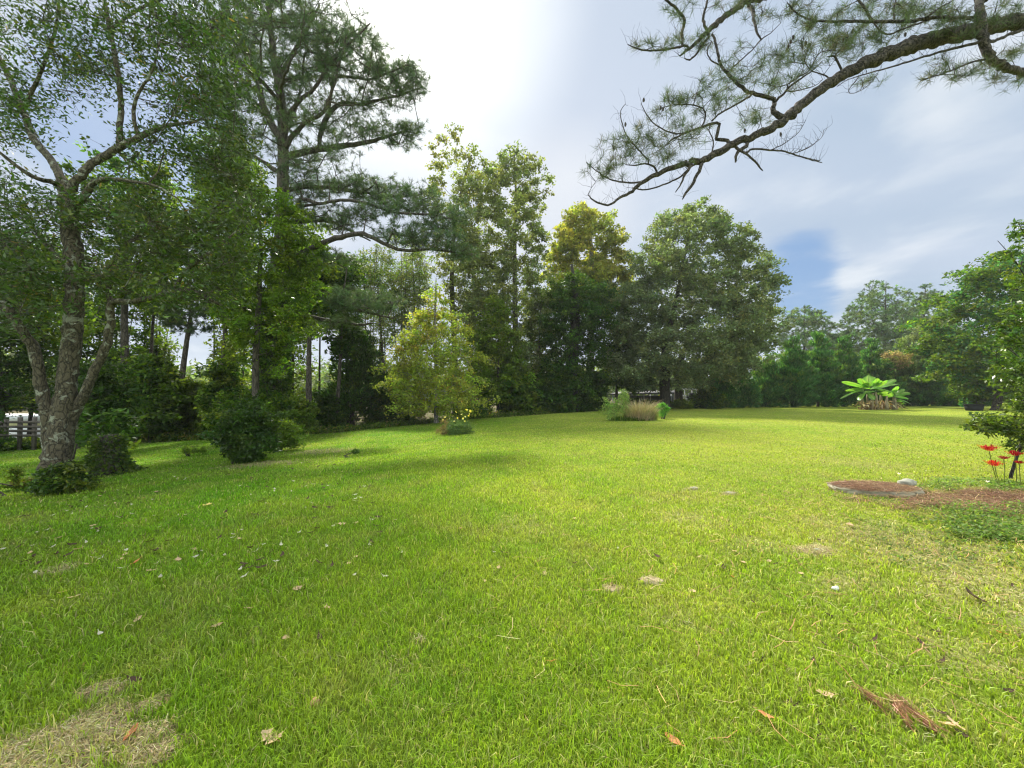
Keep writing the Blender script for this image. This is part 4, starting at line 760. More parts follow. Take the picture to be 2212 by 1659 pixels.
tree('broadleaf_tree', 'wide green tree at the right edge with layered leafy boughs', 'tree', (2150, 870), 34, [(535, 2172, 2250), (565, 2105, 2300), (620, 2050, 2340), (690, 2018, 2340), (750, 2025, 2340), (810, 2050, 2340), (850, 2090, 2340)], 430, (0.26, 0.17), C_MID + [(.05, .13, .05, 3)], 116, tw=.28, per=7, lper=9, rad=.8, lrad=.36, attach=.1, edge=.35)
tree('bronze_shrub', 'shrub with pinkish bronze leaves growing in front of the yellowish cedar', 'shrub', (1940, 885), 43.5, [(758, 1905, 1960), (775, 1912, 1975), (792, 1930, 1968)], 14, (0.20, 0.11), [(.24, .17, .11, 3), (.24, .18, .08, 1), (.36, .25, .18, 1)], 117, tw=.05, per=5, lper=8, rad=.5, lrad=.25, attach=.4)
tree('round_shrub', 'rounded green shrub behind the black tub', 'shrub', (2110, 868), 38, [(802, 2090, 2130), (820, 2068, 2150), (845, 2062, 2160), (868, 2070, 2155)], 90, (0.2, 0.14), C_MID, 118, tw=.06, per=6, lper=8, rad=.4, lrad=.25, attach=.05)
# small tree at the right edge of the lawn
NR = [
 [(2183, 1036, 4.5), (2192, 1000, 4.2), (2206, 960, 4), (2216, 905, 4), (2232, 840, 4), (2240, 760, 3.5), (2236, 680, 4), (2228, 600, 3), (2215, 520, 2), (2200, 480, 1)],
 [(2178, 1034, 2), (2196, 985, 2.5), (2218, 930, 3), (2250, 850, 3), (2290, 760, 3), (2310, 660, 2)],
 [(2214, 930, 3), (2180, 912, 2.4), (2140, 908, 1.8), (2100, 915, 1)], [(2222, 880, 3), (2185, 868, 2.2), (2150, 872, 1.4)], [(2236, 800, 3), (2200, 770, 2), (2165, 745, 1.2)], [(2228, 620, 2), (2190, 560, 1.4), (2155, 520, .8)], [(2236, 700, 2), (2200, 680, 1.3), (2170, 690, .8)],
]
NRB = [(2190, 915, 75, 24, 0, .35, 40), (2140, 915, 50, 18, -.1, .25, 18), (2210, 870, 50, 26, 0, .35, 22), (2190, 790, 50, 50, .1, .4, 26), (2170, 740, 36, 30, .1, .3, 12), (2200, 690, 40, 40, .1, .4, 16), (2180, 530, 34, 30, .1, .3, 9), (2205, 490, 26, 24, 0, .3, 6), (2210, 590, 30, 40, 0, .3, 9), (2260, 960, 50, 24, 0, .3, 14), (2310, 700, 60, 180, .2, .6, 40), (2205, 955, 40, 14, 0, .2, 8)]
DR = at_base(2180, 1034)
traced('small_tree', 'slim dark stemmed small tree at the right edge beside the red lilies', 'tree', DR, NR, NRB, 119, base=GD(2180, DR), bark=BARK_DARK, leaf=(.075, .036), cols=C_DARK + C_MID, per=5, lper=8, rad=.17, lrad=.08, step=.15, okz=.25, rtip=.003, seg=.08, lm=GLOSSLEAF, sag=-.05)

# ------------------------------------------------------------------ shrubs of the understory
def shrub(px, D_, rows, n, cols, seed, label, leaf=(.12, .06), nm='shrub', per=6, lper=10, rad=.3, lrad=.15, lm=None, group=None, multi=3, **kw):
    return tree(nm, label, 'shrub', (px, 900), D_, rows, n, leaf, cols, seed, tw=.035, per=per, lper=lper, rad=rad, lrad=lrad, attach=.02, multi=multi, lm=lm, group=group, rtip=.004, edge=.55, **kw)
DB = at_base(525, 999)
shrub(525, DB, [(874, 492, 580), (900, 472, 596), (940, 468, 606), (975, 480, 590), (994, 496, 562)], 130, C_DARK, 130, 'dense glossy dark evergreen bush on the lawn in front of the tallest pine', leaf=(.10, .055), nm='evergreen_bush', rad=.22, lrad=.10, lm=GLOSSLEAF, lper=11)
shrub(605, 13.5, [(905, 575, 640), (935, 570, 650), (965, 575, 648)], 60, C_MID, 131, 'weedy mid green growth at the right side of the glossy bush', leaf=(.09, .035), nm='weedy_shrub', rad=.25, lrad=.14)
shrub(545, 17, [(835, 500, 600), (870, 465, 630), (900, 455, 645), (940, 455, 648)], 110, C_MID + C_DARK, 132, 'tall leafy shrub around the foot of the tallest pine', leaf=(0.149, 0.081), rad=.35, lrad=.18)
shrub(228, 13.2, [(884, 185, 280), (900, 165, 296), (925, 170, 296), (950, 185, 280)], 15, C_DARK, 133, 'light green sapling growth over the ivy covered stump', leaf=(0.203, 0.115), rad=.26, lrad=.16, low=.25, per=4, lper=6)
shrub(205, 15.5, [(780, 150, 260), (830, 160, 280), (880, 170, 290), (940, 180, 290)], 80, C_DARK, 134, 'green shrub between the blotched trunk and the stump, behind both', leaf=(0.162, 0.0945), rad=.36, lrad=.2)
shrub(330, 21, [(765, 280, 370), (810, 270, 380), (870, 260, 385), (930, 260, 380)], 170, C_MID + C_DARK, 135, 'tall leafy thicket below the slim tree left of the leaning pine', leaf=(0.216, 0.121), rad=.45, lrad=.25)
shrub(425, 23, [(820, 395, 445), (860, 385, 460), (910, 380, 470), (940, 380, 470)], 70, C_MID, 136, 'yellowish thicket in the gap right of the leaning pine', leaf=(0.216, 0.121), rad=.42, lrad=.25)
shrub(480, 22, [(770, 460, 520), (820, 450, 530), (880, 440, 530), (940, 440, 530)], 90, C_MID + C_DARK, 137, 'bright green thicket behind the left side of the glossy bush', leaf=(0.203, 0.121), rad=.42, lrad=.25)
shrub(640, 24, [(850, 620, 665), (885, 610, 680), (920, 605, 690), (940, 610, 690)], 80, C_MID, 138, 'low thicket at the foot of the bare grey trunk', leaf=(0.203, 0.121), rad=.4, lrad=.22)
shrub(700, 27, [(840, 680, 730), (875, 670, 745), (915, 665, 750), (932, 665, 750)], 90, C_DARK, 139, 'dark thicket between the two bare trunks right of the tallest pine', leaf=(0.216, 0.121), rad=.42, lrad=.22)
shrub(850, 31, [(800, 820, 880), (845, 800, 890), (890, 790, 900), (920, 790, 900)], 120, C_DARK + C_MID, 140, 'dark thicket at the left foot of the yellow green tree', leaf=(0.23, 0.135), rad=.5, lrad=.26)
shrub(1010, 33, [(820, 985, 1050), (860, 975, 1065), (900, 975, 1070)], 100, C_DARK, 141, 'dark thicket at the right foot of the yellow green tree', leaf=(0.243, 0.135), rad=.5, lrad=.26)
shrub(1115, 34, [(800, 1085, 1150), (845, 1075, 1165), (895, 1075, 1170)], 110, C_DARK + C_MID, 142, 'broad leaved dark shrub at the foot of the tall poplar', leaf=(0.324, 0.203), rad=.5, lrad=.28)
shrub(1195, 35, [(780, 1170, 1230), (830, 1160, 1240), (890, 1160, 1245)], 120, C_DARK, 143, 'dark shrub at the foot of the ivy covered tree', leaf=(0.27, 0.162), rad=.5, lrad=.28)
shrub(1275, 37, [(800, 1250, 1310), (845, 1240, 1320), (885, 1240, 1320)], 100, C_DARK, 144, 'dark shrub behind the dry ornamental grass clump', leaf=(0.27, 0.162), rad=.5, lrad=.28)
shrub(1380, 42, [(800, 1350, 1410), (830, 1340, 1420), (846, 1340, 1420)], 60, C_DARK, 145, 'dark foliage over the low shed roof', leaf=(0.27, 0.162), rad=.5, lrad=.28, low=1.9)
shrub(1395, 40.5, [(862, 1340, 1425), (880, 1335, 1430)], 30, C_DARK, 162, 'low dark weeds in front of the open shed', leaf=(0.216, 0.135), rad=.3, lrad=.2)
shrub(1525, 39, [(838, 1505, 1545), (860, 1490, 1560), (882, 1485, 1560)], 60, C_DARK + C_MID, 146, 'low dark shrub under the right side of the broad oak', leaf=(0.243, 0.135), rad=.4, lrad=.22)
shrub(1470, 38.5, [(866, 1445, 1500), (880, 1440, 1500)], 30, C_MID, 147, 'low weeds at the foot of the two oak trunks', leaf=(0.189, 0.0945), rad=.25, lrad=.15)
shrub(-60, 17, [(880, -120, -10), (960, -130, 0)], 60, C_DARK, 148, 'shrub at the far left end of the board fence', leaf=(.12, .07))
shrub(30, 19, [(950, -20, 80), (972, -30, 90)], 60, C_DARK + C_MID, 149, 'low growth along the foot of the board fence', leaf=(0.135, 0.081), rad=.25, lrad=.15)
DI = DL - .45
shrub(150, DI, [(990, 110, 160), (1020, 95, 180), (1050, 75, 195), (1068, 60, 190)], 70, C_DARK + C_MID, 150, 'ivy and weeds heaped against the foot of the blotched tree', leaf=(.07, .045), nm='ivy_growth', rad=.14, lrad=.08, lm=GLOSSLEAF)
shrub(32, 8.0, [(1008, 18, 44), (1030, 20, 42), (1045, 24, 38)], 14, C_MID, 151, 'tiny sapling with a bare stem at the left edge', nm='sapling', leaf=(.05, .02), per=4, lper=8, rad=.07, lrad=.05, multi=1)
shrub(70, 8.6, [(1030, 30, 90), (1055, 20, 110)], 26, C_MID + [(.2, .16, .08, 1)], 152, 'straggly weeds at the left of the blotched trunk', nm='weeds', leaf=(0.081, 0.027), rad=.1, lrad=.08)
# trumpet of weeds and small clumps beyond the lawn edge; ground cover along the treeline
rng = np.random.default_rng(160); g = Geo(); N_ = 9000
xs = rng.uniform(-24, 60, N_); e = np.interp(xs, [-60, -16.8, -10.7, -5.2, 0, 6.8, 14, 22, 34, 60, 120], [18, 20.5, 20.8, 29, 31, 36, 38, 42, 45, 62, 90]); ys = e + 0.2 + np.abs(rng.normal(0, 1.6, N_))
hh = rng.uniform(0.02, 0.42, N_) * np.exp(-rng.uniform(0, 1, N_)) * np.where(xs > 10, .5, 1); pos_ = np.stack([xs, ys, gz(xs, ys) + hh], 1); pos_ = np.repeat(pos_, 5, 0) + rng.normal(0, .12, (N_ * 5, 3)) * [1, 1, .4]
leaves(g, pos_, .16, .07, palette(rng, len(pos_), C_MID + C_DARK + [(.22, .17, .07, 1)], .2), rng, .4, 0)
tag(g.obj('undergrowth', LEAF), 'tangled low weeds and leaf litter along the wood edge', 'undergrowth', kind='stuff')

# distant wood seen through the gaps
rng = np.random.default_rng(170); g = Geo()
for rr, hh, n in ((125, 11, 260), (150, 15, 220)):
    for k in range(n):
        a = -1.35 + 2.7 * (k + rng.uniform()) / n; r = rr * rng.uniform(.92, 1.1); cx, cy = r * math.sin(a), r * math.cos(a); z0 = float(gz(cx, cy)); H = hh * rng.uniform(.6, 1.1); m_ = 170
        o = rdir(rng, m_) * rng.uniform(.3, 1, (m_, 1)) ** .5 * [4, 4, H * .52]; p_ = np.array([cx, cy, z0 + H * .5]) + o
        leaves(g, p_, 1.5, .9, palette(rng, m_, C_MID + C_OAK, .2), rng, .5, .1)
tag(g.obj('distant_woods', LEAF), 'hazy line of woods far beyond the yard, seen through gaps', 'woods', kind='stuff')

# ------------------------------------------------------------------ stump, banana, flowers, garden things
def bx(g, x0, x1, y0, y1, z0, z1, M=None, c=None, bev=0.0):
    v = np.array([[x, y, z] for z in (z0, z1) for y in (y0, y1) for x in (x0, x1)], float)
    if M is not None: v = v @ np.asarray(M)[:3, :3].T + np.asarray(M)[:3, 3]
    return g.add(v, [[0, 2, 3, 1], [4, 5, 7, 6], [0, 1, 5, 4], [2, 6, 7, 3], [0, 4, 6, 2], [1, 3, 7, 5]], c=c)
rng = np.random.default_rng(200); DS = at_base(238, 1024); sb = GD(238, DS); st = thing('ivy_covered_stump', sb, 'broken tapering tree stump wrapped in dark ivy beside the blotched tree', 'stump')
def pz(a, b, d): return P(a, b, d)
g = Geo(); tube(g, [sb - [0, 0, .1], pz(238, 1005, DS), pz(237, 970, DS), pz(233, 940, DS)], [.42, .29, .22, .17], 14, rng=rng, rough=.1); g.obj('stump', BARK, st, True)
g = Geo(); m_ = 2600; tt = rng.uniform(0, 1, m_) ** 1.3; an = rng.uniform(0, 2 * np.pi, m_); top_ = pz(233, 940, DS); rr = (0.44 - .24 * tt ** .5 + rng.uniform(0, .12, m_)) * 1.0 + .35 * np.exp(-tt * 9)
pp = sb + (top_ - sb) * tt[:, None] + np.stack([np.cos(an) * rr, np.sin(an) * rr, np.zeros(m_)], 1); leaves(g, pp, .075, .06, palette(rng, m_, C_DARK + C_MID[:1], .2), rng, .2, .3); g.obj('ivy', GLOSSLEAF, st)
# ivy on the pine trunk belongs to a plant of its own
rng = np.random.default_rng(201); ib = GD(588, DP); iv = thing('climbing_ivy', ib + [0, -.35, 0], 'ivy sleeve climbing the lower trunk of the tallest pine', 'ivy')
g = Geo(); m_ = 15000; tt = rng.uniform(0, 1, m_); yy = 955 - tt * 330; cx = np.interp(yy, [600, 960], [592, 587]); an = rng.uniform(0, 2 * np.pi, m_)
rr = .50 + rng.uniform(0, .28, m_) + .25 * (1 - tt) ** 3; c0 = np.array([P(a, b, DP) for a, b in zip(cx, yy)]); pp = c0 + np.stack([np.cos(an) * rr, np.sin(an) * rr, rng.normal(0, .1, m_)], 1)
leaves(g, pp, .13, .10, palette(rng, m_, C_DARK + C_MID[:1], .22), rng, .1, .45); g.obj('leaves', GLOSSLEAF, iv)
g = Geo(); 
for k in range(7):
    a0 = k * .9; cv = curve([[*(P(588 - (900 - y) * -.0, y, DP) + np.array([math.cos(a0 + y * .008), math.sin(a0 + y * .008), 0]) * (.60 + .03 * k))] for y in (965, 900, 830, 760, 700, 640)], .3); tube(g, cv, np.linspace(.03, .012, len(cv)), 5)
g.obj('stem', BARK_DARK, iv)

# banana clump
BL = leaf_mat('banana leaf', .5, .35, .5, 1.5); BSTEM = plain('banana stem', (0.20, 0.16, 0.09), .7, 5, .45, bump=.4); BDRY = plain('dried banana leaf', (.24, .16, .09), .9, 9, .5)
rng = np.random.default_rng(210); DBa = at_base(1890, 885); bb = GD(1888, DBa); ban = thing('banana_clump', bb, 'clump of banana plants with big bright green leaves on the lawn', 'banana plants')
MPP = DBa / F0
def banana_leaf(root, tip_, W_, sagk, lime):
    root, tip_ = np.array(root), np.array(tip_); n = 13; t = np.linspace(0, 1, n)[:, None]; L = np.linalg.norm(tip_ - root)
    ctrl = (root + tip_) / 2 + np.array([0, 0, sagk * L]); mid = root * (1 - t) ** 2 + 2 * ctrl * t * (1 - t) + tip_ * t * t
    d = unit(np.gradient(mid, axis=0)); s = unit(np.cross(d, [0, 0, 1.0])); s = unit(s + np.array([0, 0, rng.normal(0, .35)])); nn = np.cross(s, d)
    w_ = W_ * np.clip(np.sin(np.pi * np.clip((t[:, 0] - .1) / .92, 0, 1)) ** .45, 0.02, 1); w_[t[:, 0] < .12] = .02; w_[-1] = .02
    g = Geo(); V = []
    for sg in (-1, 1):
        tear = 1 + rng.normal(0, .09, n)
        A = mid; B2 = mid + s * sg * (w_ * .55)[:, None] + nn * (w_ * .16)[:, None]; C2 = mid + s * sg * (w_ * tear)[:, None] + nn * (w_ * rng.uniform(-.1, .2))[:, None] - np.array([0, 0, 1.0]) * (w_ * .12)[:, None]
        V = np.stack([A, B2, C2], 1).reshape(-1, 3); q = []
        for k in range(n - 1):
            for j in range(2): a0 = k * 3 + j; q.append([a0, a0 + 1, a0 + 4, a0 + 3])
        col = np.tile(np.array([.13, .27, .04]) * lime, (n * 3, 1)) * np.exp(rng.normal(0, .10, (n, 1))).repeat(3, 0); col[0::3] = (.24, .34, .09)
        g.add(V, q, c=col)
    tube(g, mid, np.linspace(.03, .006, n), 5, c=(.25, .34, .11)); g.obj('leaf', BL, ban, True)
def zb(a, b): return 1810.4 + a * .0992, 795.5 + b * .0992
stems = [(530, 870, 520, 590), (640, 880, 640, 560), (720, 885, 760, 540), (860, 880, 820, 520), (960, 870, 930, 560), (1060, 870, 1060, 600), (1200, 870, 1200, 620), (1260, 865, 1240, 640)]
for i, (a, b, c_, d_) in enumerate(stems):
    g = Geo(); dp = DBa + rng.uniform(-.5, .6); p0 = P(*zb(a, b), dp); p0[2] = gz(p0[0], p0[1]) - .05; p1 = P(*zb(c_, d_), dp)
    tube(g, curve([p0, (p0 + p1) / 2 + rng.normal(0, .03, 3), p1], .2), np.linspace(.17, .09, len(curve([p0, (p0 + p1) / 2, p1], .2))) if 0 else np.linspace(.17, .09, len(curve([p0, (p0 + p1) / 2 + [0.001, 0, 0], p1], .2))), 10, rng=rng, rough=.08) if 0 else tube(g, [p0, p0 * .7 + p1 * .3, p0 * .35 + p1 * .65, p1], [.15, .11, .10, .07], 10, rng=rng, rough=.08)
    g.obj('stem', BSTEM, ban, True)
for (a, b, c_, d_, wd_, sg) in [(600, 440, 75, 290, .22, .10), (560, 470, 300, 440, .2, .1), (560, 480, 150, 495, .17, .08), (560, 510, 280, 540, .18, .08), (430, 520, 60, 665, .2, .12), (560, 560, 480, 700, .2, .25), (640, 540, 790, 690, .17, .2),
      (620, 420, 490, 220, .24, .05), (670, 420, 650, 150, .3, .02), (700, 430, 560, 330, .22, .1), (760, 420, 790, 195, .13, .02), (790, 420, 860, 215, .14, .03), (820, 410, 930, 265, .16, .05), (840, 430, 1080, 260, .2, .05), (900, 440, 1245, 240, .2, .04),
      (830, 450, 1310, 345, .22, .08), (860, 480, 1190, 530, .22, .16), (860, 540, 1190, 620, .22, .2), (560, 560, 770, 510, .2, .12), (520, 430, 680, 450, .16, .1), (1100, 560, 1220, 450, .16, .05), (1200, 560, 1300, 390, .16, .02), (1250, 560, 1460, 465, .14, .05),
      (1200, 600, 1560, 530, .2, .06), (1200, 620, 1530, 660, .18, .1), (1180, 540, 1420, 570, .18, .1), (1250, 660, 1480, 790, .17, .12), (1240, 680, 1390, 790, .17, .12), (1300, 680, 1580, 780, .16, .1), (1000, 580, 850, 540, .18, .15), (700, 470, 900, 400, .2, .1), (740, 440, 1000, 480, .2, .12)]:
    da, db_ = DBa + rng.uniform(-.4, .3), DBa + rng.uniform(-1.2, .9)
    banana_leaf(P(*zb(a, b), da), P(*zb(c_, d_), db_), wd_ * 1.6, sg, rng.uniform(.8, 1.2))
g = Geo(); m_ = 260; sx_ = rng.integers(0, 8, m_); ft = rng.uniform(.1, .7, m_); p0 = np.array([P(*zb(stems[k][0] * (1 - f) + stems[k][2] * f, 880 * (1 - f) + 600 * f), DBa) for k, f in zip(sx_, ft)]) + rng.normal(0, .16, (m_, 3)) * [1, 1, .1]
leaves(g, p0, .55, .11, palette(rng, m_, [(.25, .17, .09, 2), (.14, .09, .05, 2), (.42, .34, .2, 1)], .2), rng, -.4, 1.2); g.obj('dry_leaves', STRAW, ban)

# flower clump and dry ornamental grass
rng = np.random.default_rng(220); DF = at_base(985, 938); fb = GD(985, DF); fl = thing('flower_clump', fb, 'low mounded flower clump with a few yellow blooms in front of the yellow green tree', 'flowers')
g = Geo(); T = rows_targets([(908, 960, 1005), (918, 948, 1020), (932, 945, 1028), (939, 950, 1020)], DF, 260, rng, .7, .5); T[:, 2] = np.maximum(T[:, 2], fb[2] + .03); lp = spray(T, rng, 22, .10)
lp[:, 2] = np.maximum(lp[:, 2], fb[2] + .01); cc = palette(rng, len(lp), [(.09, .14, .05, 3), (.12, .17, .06, 2)], .2); lft = lp[:, 0] < fb[0] - .35; cc[lft] = palette(rng, int(lft.sum()), [(.22, .16, .09, 2), (.15, .15, .05, 1)], .2); leaves(g, lp, .07, .03, cc, rng, .3, 0); g.obj('foliage', LEAF, fl)
g = Geo(); A = []; B_ = []
for (px, py, s_) in [(1008, 887, .11), (1016, 890, .10), (985, 892, .09), (997, 897, .08), (1000, 906, .09), (961, 903, .09), (966, 908, .07), (971, 906, .07), (957, 909, .07), (981, 912, .07), (988, 905, .07), (1004, 912, .07), (1012, 900, .08), (1014, 896, .09), (1005, 902, .06)]:
    c0 = P(px, py - 2, DF + rng.uniform(-.2, .2)); bl = Geo(); k6 = 7; ax = unit(rng.normal(size=3) + [0, -1.2, .6]); u, v = frame(ax[None]); u, v = u[0], v[0]
    for k in range(k6):
        th = 2 * np.pi * k / k6; dd = u * math.cos(th) + v * math.sin(th); tt_ = -u * math.sin(th) + v * math.cos(th); s_ *= 1 if k else .72; bl.add([c0, c0 + dd * s_ * .5 + tt_ * s_ * .25 + ax * s_ * .1, c0 + dd * s_, c0 + dd * s_ * .5 - tt_ * s_ * .25 + ax * s_ * .1], [[0, 1, 2, 3]], c=(.85, .66, .10) if rng.uniform() < .7 else (.88, .82, .45))
    bl.obj('flower', PETAL, fl); A.append(fb + rng.normal(0, .15, 3) * [1, 1, 0]); B_.append(c0)
cones(g, A, B_, .008, .005, 5, c=(.12, .2, .05)); g.obj('stem', LEAF, fl)
DG = at_base(1355, 908); gb = GD(1355, DG); og = thing('ornamental_grass', gb, 'clump of dry pinkish tan ornamental grass on the far lawn before the shed', 'grass clump')
rng = np.random.default_rng(221)
def fan(root, cx, hw, ytop, n, L0, wd, cols, name, bend=.35, m=None):
    g = Geo(); b0 = GD(cx, DG); a = rng.uniform(0, 2 * np.pi, n); r = rng.uniform(0, 1, n) ** .6 * hw / F0 * DG; st = np.stack([b0[0] + np.cos(a) * r, b0[1] + np.sin(a) * r * .6, np.full(n, b0[2])], 1)
    H = (905 - ytop) / F0 * DG * rng.uniform(.3, 1.08, n) * (1 - .45 * (r / (hw / F0 * DG)) ** 2); out_ = np.stack([np.cos(a), np.sin(a), 0 * a], 1) + rng.normal(0, .4, (n, 3)) * [1, 1, 0]
    m1 = st + np.stack([0 * H, 0 * H, H * .6], 1) + out_ * (H * bend * .25)[:, None]; tp = st + np.stack([0 * H, 0 * H, H], 1) + out_ * (H * bend * rng.uniform(.4, 1.3, n))[:, None]
    s = unit(np.cross(out_, [0, 0, 1.0]) + rng.normal(0, .3, (n, 3))) * wd / 2; V = np.stack([st - s, st + s, m1 + s, m1 - s, tp], 1).reshape(-1, 3); b_ = (np.arange(n) * 5)[:, None]
    g.add(V, b_ + np.array([0, 1, 2, 3]), b_ + np.array([3, 2, 4]), c=np.repeat(palette(rng, n, cols, .2), 5, 0)); return g.obj(name, m or STRAW, root)
fan(og, 1382, 32, 856, 1700, 1, .016, [(.40, .31, .20, 3), (.33, .28, .16, 2), (.48, .40, .28, 1)], 'dry_blades', .6)
fan(og, 1395, 24, 868, 900, 1, .014, [(.22, .26, .07, 1)], 'green_blades', .5)
gd = thing('goldenrod', GD(1335, DG), 'leafy pale green drooping weed stems at the left of the dry grass clump', 'weeds'); g = Geo(); sg_ = Geo(); rng = np.random.default_rng(222)
for (x0, x1, y1, nn_) in [(1345, 1348, 846, 260), (1350, 1352, 852, 220), (1340, 1342, 858, 160), (1330, 1302, 862, 110), (1325, 1296, 878, 90), (1335, 1300, 888, 130), (1328, 1318, 874, 150), (1320, 1312, 892, 120), (1350, 1366, 890, 60), (1335, 1330, 866, 160)]:
    p0 = GD(x0, DG + rng.uniform(-.4, .4)); p1 = P(x1, y1, DG + rng.uniform(-.4, .2)); ctrl = np.array([p0[0] * .6 + p1[0] * .4, p0[1], max(p0[2], p1[2]) + .15]); t_ = np.linspace(0, 1, 9)[:, None]; cv = p0 * (1 - t_) ** 2 + 2 * ctrl * t_ * (1 - t_) + p1 * t_ ** 2
    tube(sg_, cv, np.linspace(.02, .008, 9), 5, c=(.25, .25, .1)); tk = rng.uniform(.15, 1, nn_); pp = p0 * (1 - tk[:, None]) ** 2 + 2 * ctrl * (tk * (1 - tk))[:, None] + p1 * (tk ** 2)[:, None] + rng.normal(0, .09, (nn_, 3))
    leaves(g, pp, .17, .045, palette(rng, nn_, [(.26, .32, .10, 3), (.18, .26, .07, 2)], .18), rng, .1, .55)
g.obj('leaves', LEAF, gd); sg_.obj('stem', LEAF, gd)
tag(Geo().obj if 0 else fan(None, 1362, 48, 893, 900, 1, .03, C_DARK + C_MID, 'edging_plants', .8, LEAF), 'dark low leafy plants edging the front of the dry grass clump', 'plants', kind='stuff')
rng = np.random.default_rng(223); shrub(1432, DG + 1, [(868, 1420, 1445), (885, 1418, 1446), (896, 1425, 1440)], 14, [(.12, .26, .04, 1)], 153, 'small fresh green plant right of the dry grass clump', nm='green_plant', leaf=(.12, .04), per=5, lper=9, rad=.16, lrad=.1)
for (px, py, w_, h_, lab, cols) in [(768, 986, 16, 9, 'small dark green weed tuft alone on the open lawn', C_DARK), (418, 985, 60, 22, 'low grassy weed tuft on the lawn left of the glossy bush', C_MID), (500, 975, 40, 18, 'grassy weeds at the left foot of the glossy bush', C_MID)]:
    DD = at_base(px, py); shrub(px, DD, [(py - h_, px - w_ * .35, px + w_ * .35), (py - 3, px - w_ / 2, px + w_ / 2)], int(10 + w_ / 3), cols, int(px), lab, nm='weed_tuft', leaf=(.06, .018), per=4, lper=8, rad=.06, lrad=.05, multi=1)

# ------------------------------------------------------------------ fence, shed and buildings beyond the trees
WOODD = plain('weathered board', (0.10, 0.085, 0.07), .85, 14, .4, bump=.3); WHITE = plain('white metal', (0.80, 0.81, 0.82), .45, 3, .05); YBAND = plain('pale yellow panel', (.62, .60, .30), .6, 4, .15)
GREYM = plain('galvanised metal', (.42, .44, .46), .5, 6, .2, metal=.6); ROOFD = plain('dark roof', (.10, .10, .095), .7, 10, .3); HWALL = plain('pale grey siding', (.45, .47, .50), .7, 3, .1); GLASSD = plain('dark window', (.03, .035, .04), .15, 2, .2)
TAN = plain('tan board', (.46, .36, .22), .8, 12, .25); BLACKP = plain('black plastic', (.012, .014, .013), .7, 8, .3, spec=.15); TYRE = plain('tyre', (.02, .02, .02), .85)
def rotz(a, loc): m = Matrix.Rotation(a, 4, 'Z'); m.translation = Vector(loc); return m
DFn = 18.5; fb0 = GD(-90, DFn); fn = thing('board_fence', fb0, 'dark board fence with horizontal rails behind the blotched tree at far left', 'fence')
posts = [-90, -48, -16, 16, 46, 77, 108, 140, 172, 205]
for k, px in enumerate(posts):
    b = GD(px, DFn); g = Geo(); tp = (850 - 897) ; bx(g, b[0] - .06, b[0] + .06, b[1] - .06, b[1] + .06, b[2] - .2, P(px, 901, DFn)[2]); g.obj('post', WOODD, fn)
for k, py in enumerate((912, 922, 931, 941)):
    for a, b in zip(posts[:-1], posts[1:]):
        A, B2 = P(a, py, DFn - .08), P(b, py + (a % 3 - 1) * .4, DFn - .08); w2 = .055; g = Geo()
        g.add([A + [0, 0, -w2], B2 + [0, 0, -w2], B2 + [0, 0, w2], A + [0, 0, w2], A + [0, .03, -w2], B2 + [0, .03, -w2], B2 + [0, .03, w2], A + [0, .03, w2]], [[0, 1, 2, 3], [5, 4, 7, 6], [3, 2, 6, 7], [0, 4, 5, 1], [0, 3, 7, 4], [1, 5, 6, 2]]); g.obj('rail', WOODD, fn)
DW = 25.0; wb = GD(0, DW); ws = thing('white_shed', wb, 'low white shed with a pale yellow band seen through the board fence', 'shed')
x0, x1 = P(-160, 900, DW)[0], P(150, 900, DW)[0]; zt, z1_, z2_ = P(0, 899, DW)[2], P(0, 911, DW)[2], P(0, 922, DW)[2]
g = Geo(); bx(g, x0, x1, DW, DW + 3, wb[2] - .1, z2_); g.obj('wall', WHITE, ws); g = Geo(); bx(g, x0, x1, DW + .03, DW + 3, z2_, z1_); g.obj('band', YBAND, ws); g = Geo(); bx(g, x0 - .15, x1 + .15, DW - .15, DW + 3.1, z1_, zt); g.obj('roof', WHITE, ws)

DSh = 43.0; shb = GD(1390, DSh); sh = thing('open_shed', shb, 'low open sided shed with a flat dark roof on thin posts under the oak', 'shed')
def PX(px, py, d): return P(px, py, d)
g = Geo(); a, b, c_, d_ = PX(1316, 853, DSh - 1), PX(1460, 851, DSh - 1), PX(1458, 845, DSh + 4), PX(1348, 845, DSh + 4)
V = np.array([a, b, c_, d_]); g.add(np.concatenate([V, V + [0, 0, .10]]), [[0, 3, 2, 1], [4, 5, 6, 7], [0, 1, 5, 4], [1, 2, 6, 5], [2, 3, 7, 6], [3, 0, 4, 7]]); g.obj('roof', ROOFD, sh)
for px, dd in [(1324, -.9), (1391, -.9), (1455, -.9), (1352, 3.8), (1405, 3.8), (1450, 3.8)]:
    b_ = GD(px, DSh + dd); g = Geo(); bx(g, b_[0] - .05, b_[0] + .05, b_[1] - .05, b_[1] + .05, b_[2] - .1, P(px, 852, DSh + dd)[2]); g.obj('post', GREYM, sh)
g = Geo(); aa, b2 = GD(1350, DSh + 3.9), GD(1456, DSh + 3.9); bx(g, aa[0], b2[0], DSh + 3.85, DSh + 3.95, aa[2], aa[2] + 1.3); g.obj('back_panel', ROOFD, sh)
